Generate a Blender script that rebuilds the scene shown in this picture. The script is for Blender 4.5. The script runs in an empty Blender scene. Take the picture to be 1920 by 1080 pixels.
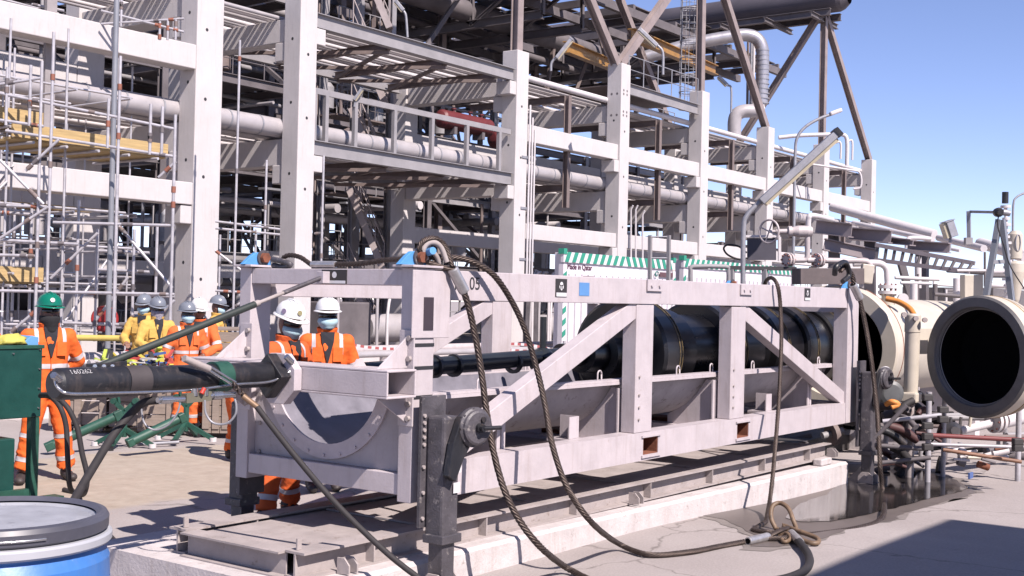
import bpy, bmesh, math, random
from math import sin, cos, pi, radians as RAD
from mathutils import Vector as V, Matrix, noise
random.seed(7)
SC = bpy.context.scene
COL = SC.collection
# ---------------------------------------------------------------- camera, sky, sun, exposure
FPX, CH = 2270.0, 1.85                     # focal length in photo pixels, eye height
def _cam_axes():
    y, p, r = RAD(36.3), RAD(.6), RAD(1.3)
    w = V((cos(y)*cos(p), sin(y)*cos(p), sin(p)))
    rt = V((sin(y), -cos(y), 0)); up = rt.cross(w)
    return cos(r)*rt + sin(r)*up, -sin(r)*rt + cos(r)*up, w
CR, CU, CW = _cam_axes()
cam = bpy.data.cameras.new('camera'); camo = bpy.data.objects.new('camera', cam); COL.objects.link(camo)
cam.sensor_width = 36; cam.lens = 36*FPX/1920; cam.clip_start = .05; cam.clip_end = 3000
M_ = Matrix((CR, CU, -CW)).transposed().to_4x4(); M_.translation = V((0, 0, CH)); camo.matrix_world = M_
SC.camera = camo
SUN = V((-.27, -.93, 1.0)).normalized()
world = bpy.data.worlds.new('World'); SC.world = world; world.use_nodes = True
wn = world.node_tree; wn.nodes.clear()
sky = wn.nodes.new('ShaderNodeTexSky'); sky.sky_type = 'NISHITA'; sky.sun_disc = False
sky.sun_elevation = math.asin(SUN.z); sky.sun_rotation = math.atan2(SUN.x, SUN.y) % (2*pi)
sky.air_density = .62; sky.dust_density = .0; sky.ozone_density = 2.2; sky.altitude = 0
bg = wn.nodes.new('ShaderNodeBackground'); bg.inputs['Strength'].default_value = .096
wo = wn.nodes.new('ShaderNodeOutputWorld')
tint = wn.nodes.new('ShaderNodeMix'); tint.data_type = 'RGBA'; tint.blend_type = 'MULTIPLY'; tint.inputs['Factor'].default_value = 1; tint.inputs['B'].default_value = (1.14, .98, 1.08, 1)
wn.links.new(sky.outputs[0], tint.inputs['A']); wn.links.new(tint.outputs['Result'], bg.inputs[0]); wn.links.new(bg.outputs[0], wo.inputs[0])
sl = bpy.data.lights.new('sun', 'SUN'); sl.energy = 5.0; sl.angle = RAD(.5); sl.color = (1, .90, .85)
so = bpy.data.objects.new('sun', sl); COL.objects.link(so); so.rotation_euler = SUN.to_track_quat('Z', 'Y').to_euler(); so.location = (0, 0, 30)
SC.view_settings.view_transform = 'Standard'; SC.view_settings.look = 'None'
SC.view_settings.exposure = .92; SC.view_settings.gamma = 1; SC.view_settings.use_curve_mapping = False
SC.render.engine = 'CYCLES'

# ---------------------------------------------------------------- helpers
def at(x, y, u=None, v=None, z=None, d=None):
    """photo pixel -> world point on the plane u=, v=, z= or at depth d"""
    q = CW + (x-960)/FPX*CR - (y-540)/FPX*CU
    if u is not None: t = u/q.x
    elif v is not None: t = v/q.y
    elif z is not None: t = (z-CH)/q.z
    else: t = d
    return q*t + V((0, 0, CH))

KA = .72      # overall albedo scale, keeps the paints at real-world values
def mat(name, col, rough=.6, metal=0, var=.12, scale=3, bump=0, bscale=40, col2=None, thr=.6, spec=.5, coat=0, stretch=None, streak=0, dirt=(.30, .22, .18)):
    m = bpy.data.materials.get(name)
    if m: return m
    m = bpy.data.materials.new(name); m.use_nodes = True; nt = m.node_tree; N = nt.nodes; L = nt.links
    b = N['Principled BSDF']; b.inputs['Roughness'].default_value = rough; b.inputs['Metallic'].default_value = metal
    b.inputs['Specular IOR Level'].default_value = spec
    if coat: b.inputs['Coat Weight'].default_value = coat
    tc = N.new('ShaderNodeTexCoord'); src = tc.outputs['Object']
    if stretch:
        mp = N.new('ShaderNodeMapping'); mp.inputs['Scale'].default_value = stretch; L.new(src, mp.inputs[0]); src = mp.outputs[0]
    n1 = N.new('ShaderNodeTexNoise'); n1.inputs['Scale'].default_value = scale; n1.inputs['Detail'].default_value = 7; n1.inputs['Roughness'].default_value = .65
    L.new(src, n1.inputs['Vector'])
    cr = N.new('ShaderNodeValToRGB'); L.new(n1.outputs[0], cr.inputs[0])
    c = V(col[:3])*KA; e = cr.color_ramp.elements
    e[0].position = .3; e[0].color = (*(c*(1-var)), 1); e[1].position = .7; e[1].color = (*(c*(1+var*.8)), 1)
    out = cr.outputs[0]
    if col2:
        n2 = N.new('ShaderNodeTexNoise'); n2.inputs['Scale'].default_value = scale*2.3; n2.inputs['Detail'].default_value = 9; n2.inputs['Roughness'].default_value = .75
        L.new(src, n2.inputs['Vector'])
        r2 = N.new('ShaderNodeValToRGB'); r2.color_ramp.elements[0].position = thr; r2.color_ramp.elements[1].position = min(.99, thr+.09)
        L.new(n2.outputs[0], r2.inputs[0])
        mx = N.new('ShaderNodeMix'); mx.data_type = 'RGBA'; L.new(r2.outputs[0], mx.inputs['Factor'])
        L.new(out, mx.inputs['A']); mx.inputs['B'].default_value = (*(V(col2)*KA), 1); out = mx.outputs['Result']
    if streak:
        mp2 = N.new('ShaderNodeMapping'); mp2.inputs['Scale'].default_value = (9, 9, .9); L.new(tc.outputs['Object'], mp2.inputs[0])
        n3 = N.new('ShaderNodeTexNoise'); n3.inputs['Scale'].default_value = 1.6; n3.inputs['Detail'].default_value = 8; n3.inputs['Roughness'].default_value = .7; L.new(mp2.outputs[0], n3.inputs['Vector'])
        r3 = N.new('ShaderNodeMapRange'); r3.inputs['From Min'].default_value = .52; r3.inputs['From Max'].default_value = .78; r3.inputs['To Max'].default_value = streak; L.new(n3.outputs[0], r3.inputs[0])
        m3 = N.new('ShaderNodeMix'); m3.data_type = 'RGBA'; L.new(r3.outputs[0], m3.inputs['Factor']); L.new(out, m3.inputs['A']); m3.inputs['B'].default_value = (*(V(dirt)*KA), 1); out = m3.outputs['Result']
    L.new(out, b.inputs['Base Color'])
    rr = N.new('ShaderNodeMapRange'); L.new(n1.outputs[0], rr.inputs[0]); rr.inputs['To Min'].default_value = max(.02, rough-.1); rr.inputs['To Max'].default_value = min(1, rough+.1)
    L.new(rr.outputs[0], b.inputs['Roughness'])
    if bump:
        nb = N.new('ShaderNodeTexNoise'); nb.inputs['Scale'].default_value = bscale; nb.inputs['Detail'].default_value = 4; L.new(src, nb.inputs['Vector'])
        bp = N.new('ShaderNodeBump'); bp.inputs['Strength'].default_value = bump; bp.inputs['Distance'].default_value = .01
        L.new(nb.outputs[0], bp.inputs['Height']); L.new(bp.outputs[0], b.inputs['Normal'])
    return m

class MB:
    """collects shapes, then links them as ONE mesh object"""
    def __init__(s): s.v = []; s.f = []; s.sm = []; s.mi = []; s.cm = 0
    def add(s, vs, fs, smooth=False):
        o = len(s.v); s.v += [V(p) for p in vs]; s.f += [[i+o for i in f] for f in fs]; s.sm += [smooth]*len(fs); s.mi += [s.cm]*len(fs); return s
    def box(s, a, b):
        x0, x1 = sorted((a[0], b[0])); y0, y1 = sorted((a[1], b[1])); z0, z1 = sorted((a[2], b[2]))
        return s.add([(x0,y0,z0),(x1,y0,z0),(x1,y1,z0),(x0,y1,z0),(x0,y0,z1),(x1,y0,z1),(x1,y1,z1),(x0,y1,z1)],
                     [(0,3,2,1),(4,5,6,7),(0,1,5,4),(1,2,6,5),(2,3,7,6),(3,0,4,7)])
    def bar(s, p, q, w, h, up=(0,0,1), ow=0, oh=0):
        p, q = V(p), V(q); d = (q-p).normalized(); up = V(up)
        if abs(d.dot(up)) > .98: up = V((0,1,0)) if abs(d.y) < .9 else V((1,0,0))
        a = d.cross(up).normalized(); b = a.cross(d)
        p = p+a*ow+b*oh; q = q+a*ow+b*oh
        a *= w/2; b *= h/2
        return s.add([p-a-b, p+a-b, p+a+b, p-a+b, q-a-b, q+a-b, q+a+b, q-a+b],
                     [(0,1,2,3),(7,6,5,4),(0,4,5,1),(1,5,6,2),(2,6,7,3),(3,7,4,0)])
    def ibeam(s, p, q, w, h, t=.015, up=(0,0,1)):
        s.bar(p, q, w, t, up, 0, h/2-t/2); s.bar(p, q, w, t, up, 0, -h/2+t/2); s.bar(p, q, t, h-2*t-.001, up); return s
    def chan(s, p, q, w, h, t=.012, up=(0,0,1), side=1):
        s.bar(p, q, w, t, up, 0, h/2-t/2); s.bar(p, q, w, t, up, 0, -h/2+t/2); s.bar(p, q, t, h-2*t-.001, up, side*(w/2-t/2)); return s
    def _frame(s, d):
        d = d.normalized(); up = V((0,0,1)) if abs(d.z) < .9 else V((1,0,0))
        a = d.cross(up).normalized(); return a, a.cross(d)
    def cyl(s, p, q, r, r2=None, n=12, cap=True):
        p, q = V(p), V(q); r2 = r if r2 is None else r2; a, b = s._frame(q-p)
        A = [p+(a*cos(2*pi*i/n)+b*sin(2*pi*i/n))*r for i in range(n)]; B = [q+(a*cos(2*pi*i/n)+b*sin(2*pi*i/n))*r2 for i in range(n)]
        s.add(A+B, [(i, (i+1) % n, n+(i+1) % n, n+i) for i in range(n)], True)
        if cap: s.add(A, [tuple(range(n))[::-1]]); s.add(B, [tuple(range(n))])
        return s
    def tube(s, pts, r, n=8, closed=False, cap=True):
        pts = [V(p) for p in pts]; m = len(pts); rings = []; d0 = None; a = b = None
        for i, p in enumerate(pts):
            if closed: d = pts[(i+1) % m]-pts[i-1]
            else: d = pts[min(i+1, m-1)]-pts[max(i-1, 0)]
            d.normalize()
            if a is None: a, b = s._frame(d)
            else:
                a = (a-d*a.dot(d)).normalized(); b = a.cross(d)
            rr = r[i] if isinstance(r, (list, tuple)) else r
            rings += [p+(a*cos(2*pi*k/n)+b*sin(2*pi*k/n))*rr for k in range(n)]
        f = [(i*n+k, i*n+(k+1) % n, ((i+1) % m)*n+(k+1) % n, ((i+1) % m)*n+k) for i in range(m if closed else m-1) for k in range(n)]
        s.add(rings, f, True)
        if cap and not closed: s.add(rings[:n], [tuple(range(n))[::-1]]); s.add(rings[-n:], [tuple(range(n))])
        return s
    def lathe(s, o, axis, prof, n=32, smooth=True, a0=0, a1=2*pi):
        """prof: list of (t along axis, radius); groups are shaded flat between duplicated rings"""
        o, ax = V(o), V(axis).normalized(); a, b = s._frame(ax); full = abs(a1-a0-2*pi) < 1e-4; k = n if full else n+1
        for (t0, r0), (t1, r1) in zip(prof[:-1], prof[1:]):
            A = [o+ax*t0+(a*cos(a0+(a1-a0)*i/n)+b*sin(a0+(a1-a0)*i/n))*r0 for i in range(k)]
            B = [o+ax*t1+(a*cos(a0+(a1-a0)*i/n)+b*sin(a0+(a1-a0)*i/n))*r1 for i in range(k)]
            if r0 < 1e-6: s.add([o+ax*t0]+B, [(0, 1+(i+1) % k, 1+i) for i in range(n)], smooth)
            elif r1 < 1e-6: s.add(A+[o+ax*t1], [(i, (i+1) % k, k) for i in range(n)], smooth)
            else: s.add(A+B, [(i, (i+1) % k, k+(i+1) % k, k+i) for i in range(n)], smooth)
        return s
    def prism(s, poly, n):
        """poly: 3-D outline, extruded by vector n"""
        poly = [V(p) for p in poly]; n = V(n); k = len(poly)
        return s.add(poly+[p+n for p in poly], [tuple(range(k))[::-1], tuple(range(k, 2*k))]+[(i, (i+1) % k, k+(i+1) % k, k+i) for i in range(k)])
    def bolt(s, p, n, r=.012, h=.012): return s.cyl(p, V(p)+V(n)*h, r, n=6)
    def sphere(s, c, r, n=10, m=7, sc=(1,1,1)):
        c = V(c); vs = [c+V((0,0,-r*sc[2]))]
        for j in range(1, m):
            th = -pi/2+pi*j/m
            vs += [c+V((r*cos(th)*cos(2*pi*i/n)*sc[0], r*cos(th)*sin(2*pi*i/n)*sc[1], r*sin(th)*sc[2])) for i in range(n)]
        vs.append(c+V((0,0,r*sc[2]))); f = [(0, 1+(i+1) % n, 1+i) for i in range(n)]
        for j in range(m-2):
            f += [(1+j*n+i, 1+j*n+(i+1) % n, 1+(j+1)*n+(i+1) % n, 1+(j+1)*n+i) for i in range(n)]
        T = len(vs)-1; f += [(1+(m-2)*n+i, 1+(m-2)*n+(i+1) % n, T) for i in range(n)]
        return s.add(vs, f, True)
    def build(s, name, m, parent=None, bevel=0, fixn=True):
        off = ORG.get(parent.name, V()) if parent else V()
        me = bpy.data.meshes.new(name); me.from_pydata([p-off for p in s.v], [], s.f)
        me.polygons.foreach_set('use_smooth', s.sm)
        if isinstance(m, (list, tuple)):
            for x in m: me.materials.append(x)
            me.polygons.foreach_set('material_index', s.mi)
        else: me.materials.append(m)
        if fixn:
            bm = bmesh.new(); bm.from_mesh(me); bmesh.ops.recalc_face_normals(bm, faces=bm.faces); bm.to_mesh(me); bm.free()
        me.update()
        o = bpy.data.objects.new(name, me); COL.objects.link(o)
        if parent: o.parent = parent; ORG[o.name] = off
        if bevel:
            md = o.modifiers.new('bevel', 'BEVEL'); md.width = bevel; md.segments = 2; md.limit_method = 'ANGLE'; md.angle_limit = RAD(50)
        return o
ORG = {}
def tag(o, label=None, cat=None, group=None, kind=None):
    if label: o['label'] = label
    if cat: o['category'] = cat
    if group: o['group'] = group
    if kind: o['kind'] = kind
    return o
def thing(name, label, cat, loc=(0,0,0), group=None):
    o = bpy.data.objects.new(name, None); COL.objects.link(o); o.location = loc; o.empty_display_size = .2; ORG[o.name] = V(loc)
    return tag(o, label, cat, group)
def struct(name, mb, m, **k): return tag(mb.build(name, m, **k), kind='structure')
def B(a, b): return MB().box(a, b)
def smooth_path(pts, k=6):
    """Catmull-Rom through pts"""
    P = [V(p) for p in pts]; P = [2*P[0]-P[1]]+P+[2*P[-1]-P[-2]]; out = []
    for i in range(1, len(P)-2):
        for j in range(k):
            t = j/k; a, b, c, d = P[i-1], P[i], P[i+1], P[i+2]
            out.append(.5*((2*b)+(c-a)*t+(2*a-5*b+4*c-d)*t*t+(3*b-a-3*c+d)*t**3))
    return out+[P[-2]]
def text(body, size, loc, xdir, updir, m, parent, name='lettering', extrude=.001, align='CENTER'):
    cu = bpy.data.curves.new(name, 'FONT'); cu.body = body; cu.size = size; cu.extrude = extrude; cu.align_x = align; cu.align_y = 'CENTER'
    tmp = bpy.data.objects.new(name, cu); COL.objects.link(tmp)
    dg = bpy.context.evaluated_depsgraph_get(); me = bpy.data.meshes.new_from_object(tmp.evaluated_get(dg)); bpy.data.objects.remove(tmp)
    o = bpy.data.objects.new(name, me); COL.objects.link(o); me.materials.clear(); me.materials.append(m)
    x = V(xdir).normalized(); y = V(updir).normalized(); z = x.cross(y); off = ORG.get(parent.name, V()) if parent else V()
    Mx = Matrix((x, y, z)).transposed().to_4x4(); Mx.translation = V(loc)-off; me.transform(Mx)
    if parent: o.parent = parent; ORG[o.name] = off
    return o

# ---------------------------------------------------------------- materials
PINK = mat('cradle_paint', (.57, .51, .53), .45, var=.10, scale=5, col2=(.36, .28, .25), thr=.64, bump=.12, bscale=60, streak=.42)
PINKD = mat('cradle_paint_worn', (.56, .50, .53), .55, var=.14, scale=6, col2=(.28, .2, .17), thr=.62, bump=.15, bscale=60)
TROUGH = mat('trough_paint', (.44, .40, .42), .6, var=.15, scale=3, col2=(.30, .26, .25), thr=.6, bump=.1, streak=.3)
TROUGHSHADE = mat('trough_painted_shade', (.21, .20, .235), .5, var=.25, scale=5, col2=(.34, .31, .31), thr=.63)  # shade inside the trough, painted in as a darker inner colour
TROUGHI = mat('trough_shell_paint', (.48, .44, .455), .6, var=.2, scale=4, col2=(.22, .19, .18), thr=.57, bump=.1)
CONC = mat('concrete_white', (.66, .60, .60), .85, var=.1, scale=3, bump=.25, bscale=30)
PADC = mat('plinth_concrete', (.60, .55, .545), .9, var=.16, scale=5, bump=.4, bscale=50, col2=(.36, .32, .30), thr=.59, streak=.4)
RACKC = mat('rack_concrete', (.60, .565, .56), .85, var=.07, scale=1.2, bump=.25, bscale=12, col2=(.48, .44, .43), thr=.66, streak=.35, dirt=(.36, .32, .30))
DUSTY = mat('dusty_steel', (.40, .35, .34), .8, var=.18, scale=5, col2=(.24, .19, .17), thr=.58, bump=.2)
JACKM = mat('jack_worn_paint', (.085, .077, .088), .5, var=.4, scale=7, col2=(.30, .27, .26), thr=.58, bump=.3, bscale=60)
BLACKR = mat('black_paint', (.018, .018, .022), .42, var=.35, scale=8, col2=(.08, .07, .07), thr=.60, bump=.1, streak=.25)
RUBBER = mat('hose_rubber', (.026, .022, .024), .75, var=.3, scale=20)
ROPE = mat('wire_rope_steel', (.10, .075, .065), .5, metal=.6, var=.4, scale=30, col2=(.25, .2, .17), thr=.6)
ALU = mat('ferrule_aluminium', (.62, .6, .6), .4, metal=.7, var=.2, scale=20)
CHROME = mat('steel_tube', (.6, .6, .62), .25, metal=.9, var=.1, scale=10)
RUST = mat('rust', (.22, .075, .04), .9, var=.35, scale=12, bump=.3)
BLUE = mat('blue_padeye_paint', (.10, .33, .68), .5, var=.12, scale=12, col2=(.25, .3, .38), thr=.68)
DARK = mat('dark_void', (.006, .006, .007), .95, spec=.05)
GREEN = mat('dark_green_paint', (.008, .062, .052), .45, var=.2, scale=6, col2=(.05, .11, .09), thr=.68, bump=.08)
GREENM = mat('green_frame_paint', (.02, .085, .06), .5, var=.25, scale=9, col2=(.1, .1, .08), thr=.66)
STEELG = mat('galvanised_steel', (.36, .36, .39), .5, metal=.35, var=.2, scale=6)
GREYP = mat('grey_painted_steel', (.31, .295, .305), .6, var=.15, scale=2, col2=(.2, .16, .15), thr=.64)
BROWNP = mat('brown_weathered_steel', (.20, .155, .145), .7, var=.2, scale=2)
DSTEEL = mat('dark_structure_steel', (.15, .132, .14), .7, var=.3, scale=1)
WHITEP = mat('white_pipe', (.66, .62, .63), .5, var=.08, scale=3)
CLAD = mat('pipe_cladding', (.46, .43, .44), .45, metal=.1, var=.12, scale=2)
CREAM = mat('cream_vessel_paint', (.60, .54, .45), .5, var=.1, scale=4, col2=(.42, .33, .22), thr=.66)
REDP = mat('red_vessel_paint', (.15, .028, .032), .5, var=.2, scale=3)
YELLOWP = mat('yellow_crane_paint', (.38, .20, .05), .5, var=.2, scale=2)
WOODY = mat('scaffold_board', (.52, .37, .17), .8, var=.25, scale=5, stretch=(.4, 6, 6), col2=(.35, .22, .10), thr=.6)
CRATE = mat('crate_wood', (.30, .24, .20), .85, var=.22, scale=4, bump=.2, stretch=(1, 1, 6), col2=(.2, .15, .12), thr=.6)
WHITE = mat('white_print', (.75, .74, .76), .6)
BLACKPR = mat('black_print', (.03, .03, .035), .6)
ORANGE = mat('orange_coverall_cloth', (.86, .15, .018), .85, var=.12, scale=7, bump=.6, bscale=22)
YELLOW = mat('yellow_coverall_cloth', (.68, .42, .10), .85, var=.12, scale=7, bump=.6, bscale=22)
REFL = mat('reflective_tape', (.62, .58, .60), .45, var=.1)
SKIN = mat('skin', (.24, .12, .085), .6, var=.12, scale=12)
# ================================================================= ground, plinth, wet patch
def gz(u, v):
    t = min(1, max(0, (u-8.4)/4.2)); return -.12*t*t*(3-2*t)
def ground_mat():
    m = bpy.data.materials.new('yard_concrete'); m.use_nodes = True; nt = m.node_tree; N = nt.nodes; L = nt.links; b = N['Principled BSDF']
    tc = N.new('ShaderNodeTexCoord')
    def nz(sc, det=8, ro=.6):
        n = N.new('ShaderNodeTexNoise'); n.inputs['Scale'].default_value = sc; n.inputs['Detail'].default_value = det; n.inputs['Roughness'].default_value = ro; L.new(tc.outputs['Object'], n.inputs['Vector']); return n.outputs[0]
    def ramp(s, p0, c0, p1, c1):
        r = N.new('ShaderNodeValToRGB'); L.new(s, r.inputs[0]); e = r.color_ramp.elements; e[0].position = p0; e[0].color = (*c0, 1); e[1].position = p1; e[1].color = (*c1, 1); return r.outputs[0]
    def mix(f, a, b_, bt='MIX'):
        x = N.new('ShaderNodeMix'); x.data_type = 'RGBA'; x.blend_type = bt
        for k, s in (('Factor', f), ('A', a), ('B', b_)):
            if hasattr(s, 'links'): L.new(s, x.inputs[k])
            else: x.inputs[k].default_value = s
        return x.outputs['Result']
    base = ramp(nz(.7), .3, (.35, .308, .295), .7, (.43, .385, .37))
    fine = ramp(nz(55, 3), .3, (.86, .86, .86), .7, (1.08, 1.08, 1.08))
    c = mix(1.0, base, fine, 'MULTIPLY')
    stain = ramp(nz(3.1, 10, .75), .60, (0, 0, 0), .78, (1, 1, 1)); c = mix(stain, c, (.25, .215, .20, 1)); oil = ramp(nz(1.3, 12, .8), .66, (0, 0, 0), .74, (.75, .75, .75)); c = mix(oil, c, (.17, .15, .14, 1))
    vo = N.new('ShaderNodeTexVoronoi'); vo.feature = 'DISTANCE_TO_EDGE'; vo.inputs['Scale'].default_value = .33
    wv = N.new('ShaderNodeVectorMath'); wv.operation = 'MULTIPLY_ADD'; nn = N.new('ShaderNodeTexNoise'); nn.inputs['Scale'].default_value = 2.2; nn.inputs['Detail'].default_value = 6; L.new(tc.outputs['Object'], nn.inputs['Vector']); L.new(nn.outputs['Color'], wv.inputs[0]); wv.inputs[1].default_value = (.7, .7, 0); L.new(tc.outputs['Object'], wv.inputs[2]); L.new(wv.outputs[0], vo.inputs['Vector'])
    ck = ramp(vo.outputs['Distance'], .0, (.7, .7, .7), .006, (0, 0, 0)); c = mix(ck, c, (.13, .11, .10, 1))
    # a broad sandy strip parallel to the road (v between 8.7 and 12)
    sp = N.new('ShaderNodeSeparateXYZ'); L.new(tc.outputs['Object'], sp.inputs[0])
    def mth(op, a, b_=None):
        x = N.new('ShaderNodeMath'); x.operation = op
        for i, s in enumerate((a, b_)):
            if s is None: continue
            if hasattr(s, 'links'): L.new(s, x.inputs[i])
            else: x.inputs[i].default_value = s
        x.use_clamp = op == 'MULTIPLY_ADD'; return x.outputs[0]
    dist = mth('ABSOLUTE', mth('SUBTRACT', mth('ADD', sp.outputs['Y'], mth('MULTIPLY', nz(.9, 6), 1.1)), 10.9))
    band = N.new('ShaderNodeMapRange'); L.new(dist, band.inputs[0]); band.inputs['From Min'].default_value = 1.45; band.inputs['From Max'].default_value = 1.65; band.inputs['To Min'].default_value = 1; band.inputs['To Max'].default_value = 0
    sand = ramp(nz(4, 10, .75), .3, (.33, .27, .215), .72, (.50, .43, .355))
    c = mix(band.outputs[0], c, sand)
    c = mix(1.0, c, (KA, KA, KA, 1), 'MULTIPLY')
    L.new(c, b.inputs['Base Color']); b.inputs['Roughness'].default_value = .9
    bp = N.new('ShaderNodeBump'); bp.inputs['Strength'].default_value = .35; bp.inputs['Distance'].default_value = .01; L.new(nz(40, 6, .7), bp.inputs['Height']); L.new(bp.outputs[0], b.inputs['Normal'])
    return m
GROUND = ground_mat()
g = MB(); us = [-600, -60, -5]+[2+i*.5 for i in range(28)]+[17, 20, 25, 35, 60, 120, 900]; vs_ = [-600, -60, -8]+[-4+i*1.0 for i in range(19)]+[17, 20, 30, 60, 120, 900]
g.add([(u, v, gz(u, v)) for u in us for v in vs_], [(i*len(vs_)+j, (i+1)*len(vs_)+j, (i+1)*len(vs_)+j+1, i*len(vs_)+j+1) for i in range(len(us)-1) for j in range(len(vs_)-1)], True)
struct('ground', g, GROUND)

# wet concrete and the puddle: sheets lying on the slope
WET = mat('wet_concrete', (.15, .125, .115), .42, var=.18, scale=3, spec=.5)
WATER = mat('puddle_water', (.030, .026, .026), .04, var=.3, scale=2, spec=.6)
def rough_poly(px, z, jit, sub=5):
    pts = [at(x, y, z=z) for x, y in px]; out = []
    for i, p in enumerate(pts):
        q = pts[(i+1) % len(pts)]
        for k in range(sub):
            c = p.lerp(q, k/sub); n = noise.noise(c*3.1)*jit; m = noise.noise(c*7.3+V((9, 2, 1)))*jit*.6; out.append(V((c.x+n, c.y+m, 0)))
    return out
def sheet(name, poly, lift, m):
    bm = bmesh.new(); f = bm.faces.new([bm.verts.new((p.x, p.y, 0)) for p in poly]); bmesh.ops.triangulate(bm, faces=[f])
    bmesh.ops.subdivide_edges(bm, edges=[e for e in bm.edges if e.calc_length() > .6], cuts=4, use_grid_fill=False)
    bmesh.ops.triangulate(bm, faces=bm.faces)
    for v in bm.verts: v.co.z = gz(v.co.x, v.co.y)+lift
    for f in bm.faces:
        if f.normal.z < 0: f.normal_flip()
        f.smooth = True
    me = bpy.data.meshes.new(name); bm.to_mesh(me); bm.free(); me.materials.append(m)
    o = bpy.data.objects.new(name, me); COL.objects.link(o); o['kind'] = 'structure'; return o
DAMP = mat('damp_concrete', (.235, .205, .19), .75, var=.2, scale=4)
wet_px = [(1305, 979), (1360, 987), (1384, 1003), (1410, 1024), (1413, 1046), (1459, 1047), (1518, 1038), (1548, 1024), (1607, 994), (1637, 984), (1672, 981), (1690, 962), (1711, 955), (1770, 935), (1815, 926), (1830, 917), (1815, 906), (1775, 890), (1700, 868), (1590, 868), (1560, 905), (1450, 935)]
cen = sum((at(x, y, z=-.09) for x, y in wet_px), V())/len(wet_px)
dp = [cen+(p-cen)*1.05 for p in rough_poly(wet_px, -.09, .16)]
sheet('damp_ground', dp, .003, DAMP)
sheet('wet_ground', rough_poly(wet_px, -.09, .07), .006, WET)
pud_px = [(1470, 985), (1500, 995), (1560, 990), (1620, 972), (1665, 958), (1720, 940), (1770, 928), (1805, 921), (1818, 914), (1790, 900), (1720, 880), (1620, 872), (1585, 900), (1550, 928), (1500, 948)]
sheet('puddle', rough_poly(pud_px, -.11, .06), .011, WATER)

# concrete plinth under the skid
pl = MB(); top = lambda u: .19-.06*max(0, min(1, (u-7)/6))
nu = 26
def plring(u):
    j = noise.noise(V((u*1.7, 3, 1)))*.012; return [(u, 4.98+j, gz(u, 4.98)-.15), (u, 4.985+j, top(u)-.025), (u, 5.01+j, top(u)), (u, 6.95, top(u)), (u, 6.95, -.3)]
U_ = [4.81+(13.22-4.81)*i/nu for i in range(nu+1)]; rs = [plring(u) for u in U_]
pl.add([p for r in rs for p in r], [(i*5+k, (i+1)*5+k, (i+1)*5+k+1, i*5+k+1) for i in range(nu) for k in range(4)]); pl.add(rs[0], [(0,1,2,3,4)]); pl.add(rs[-1], [(4,3,2,1,0)])
struct('concrete_plinth', pl, PADC)

# steel skid base
skid = thing('skid_base', 'low dusty steel base frame of I-beams lying on the white concrete plinth', 'steel base', (4.95, 5.1, .19))
def skid_beam(v, name, side):
    m = MB(); m.ibeam((5.0, v, .27), (13.1, v, .255), .16, .16, .014)
    for i in range(7): u = 5.6+i*1.15; m.box((u, v-.076, .20), (u+.012, v-.008, .328)); m.box((u, v+.008, .20), (u+.012, v+.076, .328))
    return m.build(name, DUSTY, skid)
skid_beam(5.21, 'side_beam', -1); skid_beam(6.28, 'side_beam', 1)
MB().ibeam((5.02, 5.295, .265), (5.02, 6.19, .265), .14, .155, .012).build('end_beam', DUSTY, skid)
for i, u in enumerate((6.3, 7.6, 8.9, 10.2, 11.5, 12.8)):
    MB().ibeam((u, 5.295, .262), (u, 6.195, .262), .12, .14, .012).build('cross_beam', DUSTY, skid)
for i, (a, b) in enumerate(((5.10, 6.22), (6.37, 7.52), (7.68, 8.82), (8.98, 10.12), (10.28, 11.42), (11.58, 12.72))):
    zc = .322
    MB().box((a, 5.30, zc-.012), (b, 6.19, zc)).build('deck_plate', DUSTY, skid, bevel=.003)
for u in (5.26, 8.66, 12.95):                         # twin pierced lugs on the near web
    m = MB()
    for du in (0, .07):
        m.prism([(u+du, 5.118, .19), (u+du, 5.02, .20), (u+du, 5.02, .25), (u+du, 5.06, .29), (u+du, 5.118, .29)], (.012, 0, 0))
    m.build('lug', DUSTY, skid)
for p in ((5.03, 6.25), (5.03, 5.22)):
    B((p[0], p[1], .352), (p[0]+.035, p[1]+.012, .42)).build('locating_tab', DUSTY, skid)
tag(MB().box((12.55, 5.02, top(12.6)+.002), (12.85, 5.12, top(12.6)+.075)).build('concrete_block', PADC, bevel=.012), 'small weathered block resting on the plinth edge near its right end', 'block')
# ================================================================= transport cradle (pig launching tray in a box frame)
U0, U1, VN, VF, ZB, ZT = 5.78, 13.52, 5.0, 6.64, .56, 2.045
cr = thing('transport_cradle', 'long pinkish white steel box frame cradle with a half round trough inside', 'cradle frame', (U0, VN, ZB))
def part(mb, name, m=PINK, bevel=.005, parent=None): return mb.build(name, m, parent or cr, bevel=bevel)
# corner posts: channel like, with dark gaps between welded strips on the near front one
part(B((U0, VN, ZB), (U0+.19, VN+.115, ZT-.002)), 'post')
part(B((U0, VF-.115, ZB-.0), (U0+.19, VF, ZT-.002)), 'post')
part(B((U1-.33, VN+.001, ZB), (U1, VN+.17, ZT+.03)), 'post')
part(B((U1-.33, VF-.17, ZB), (U1, VF, ZT+.03)), 'post')
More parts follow.
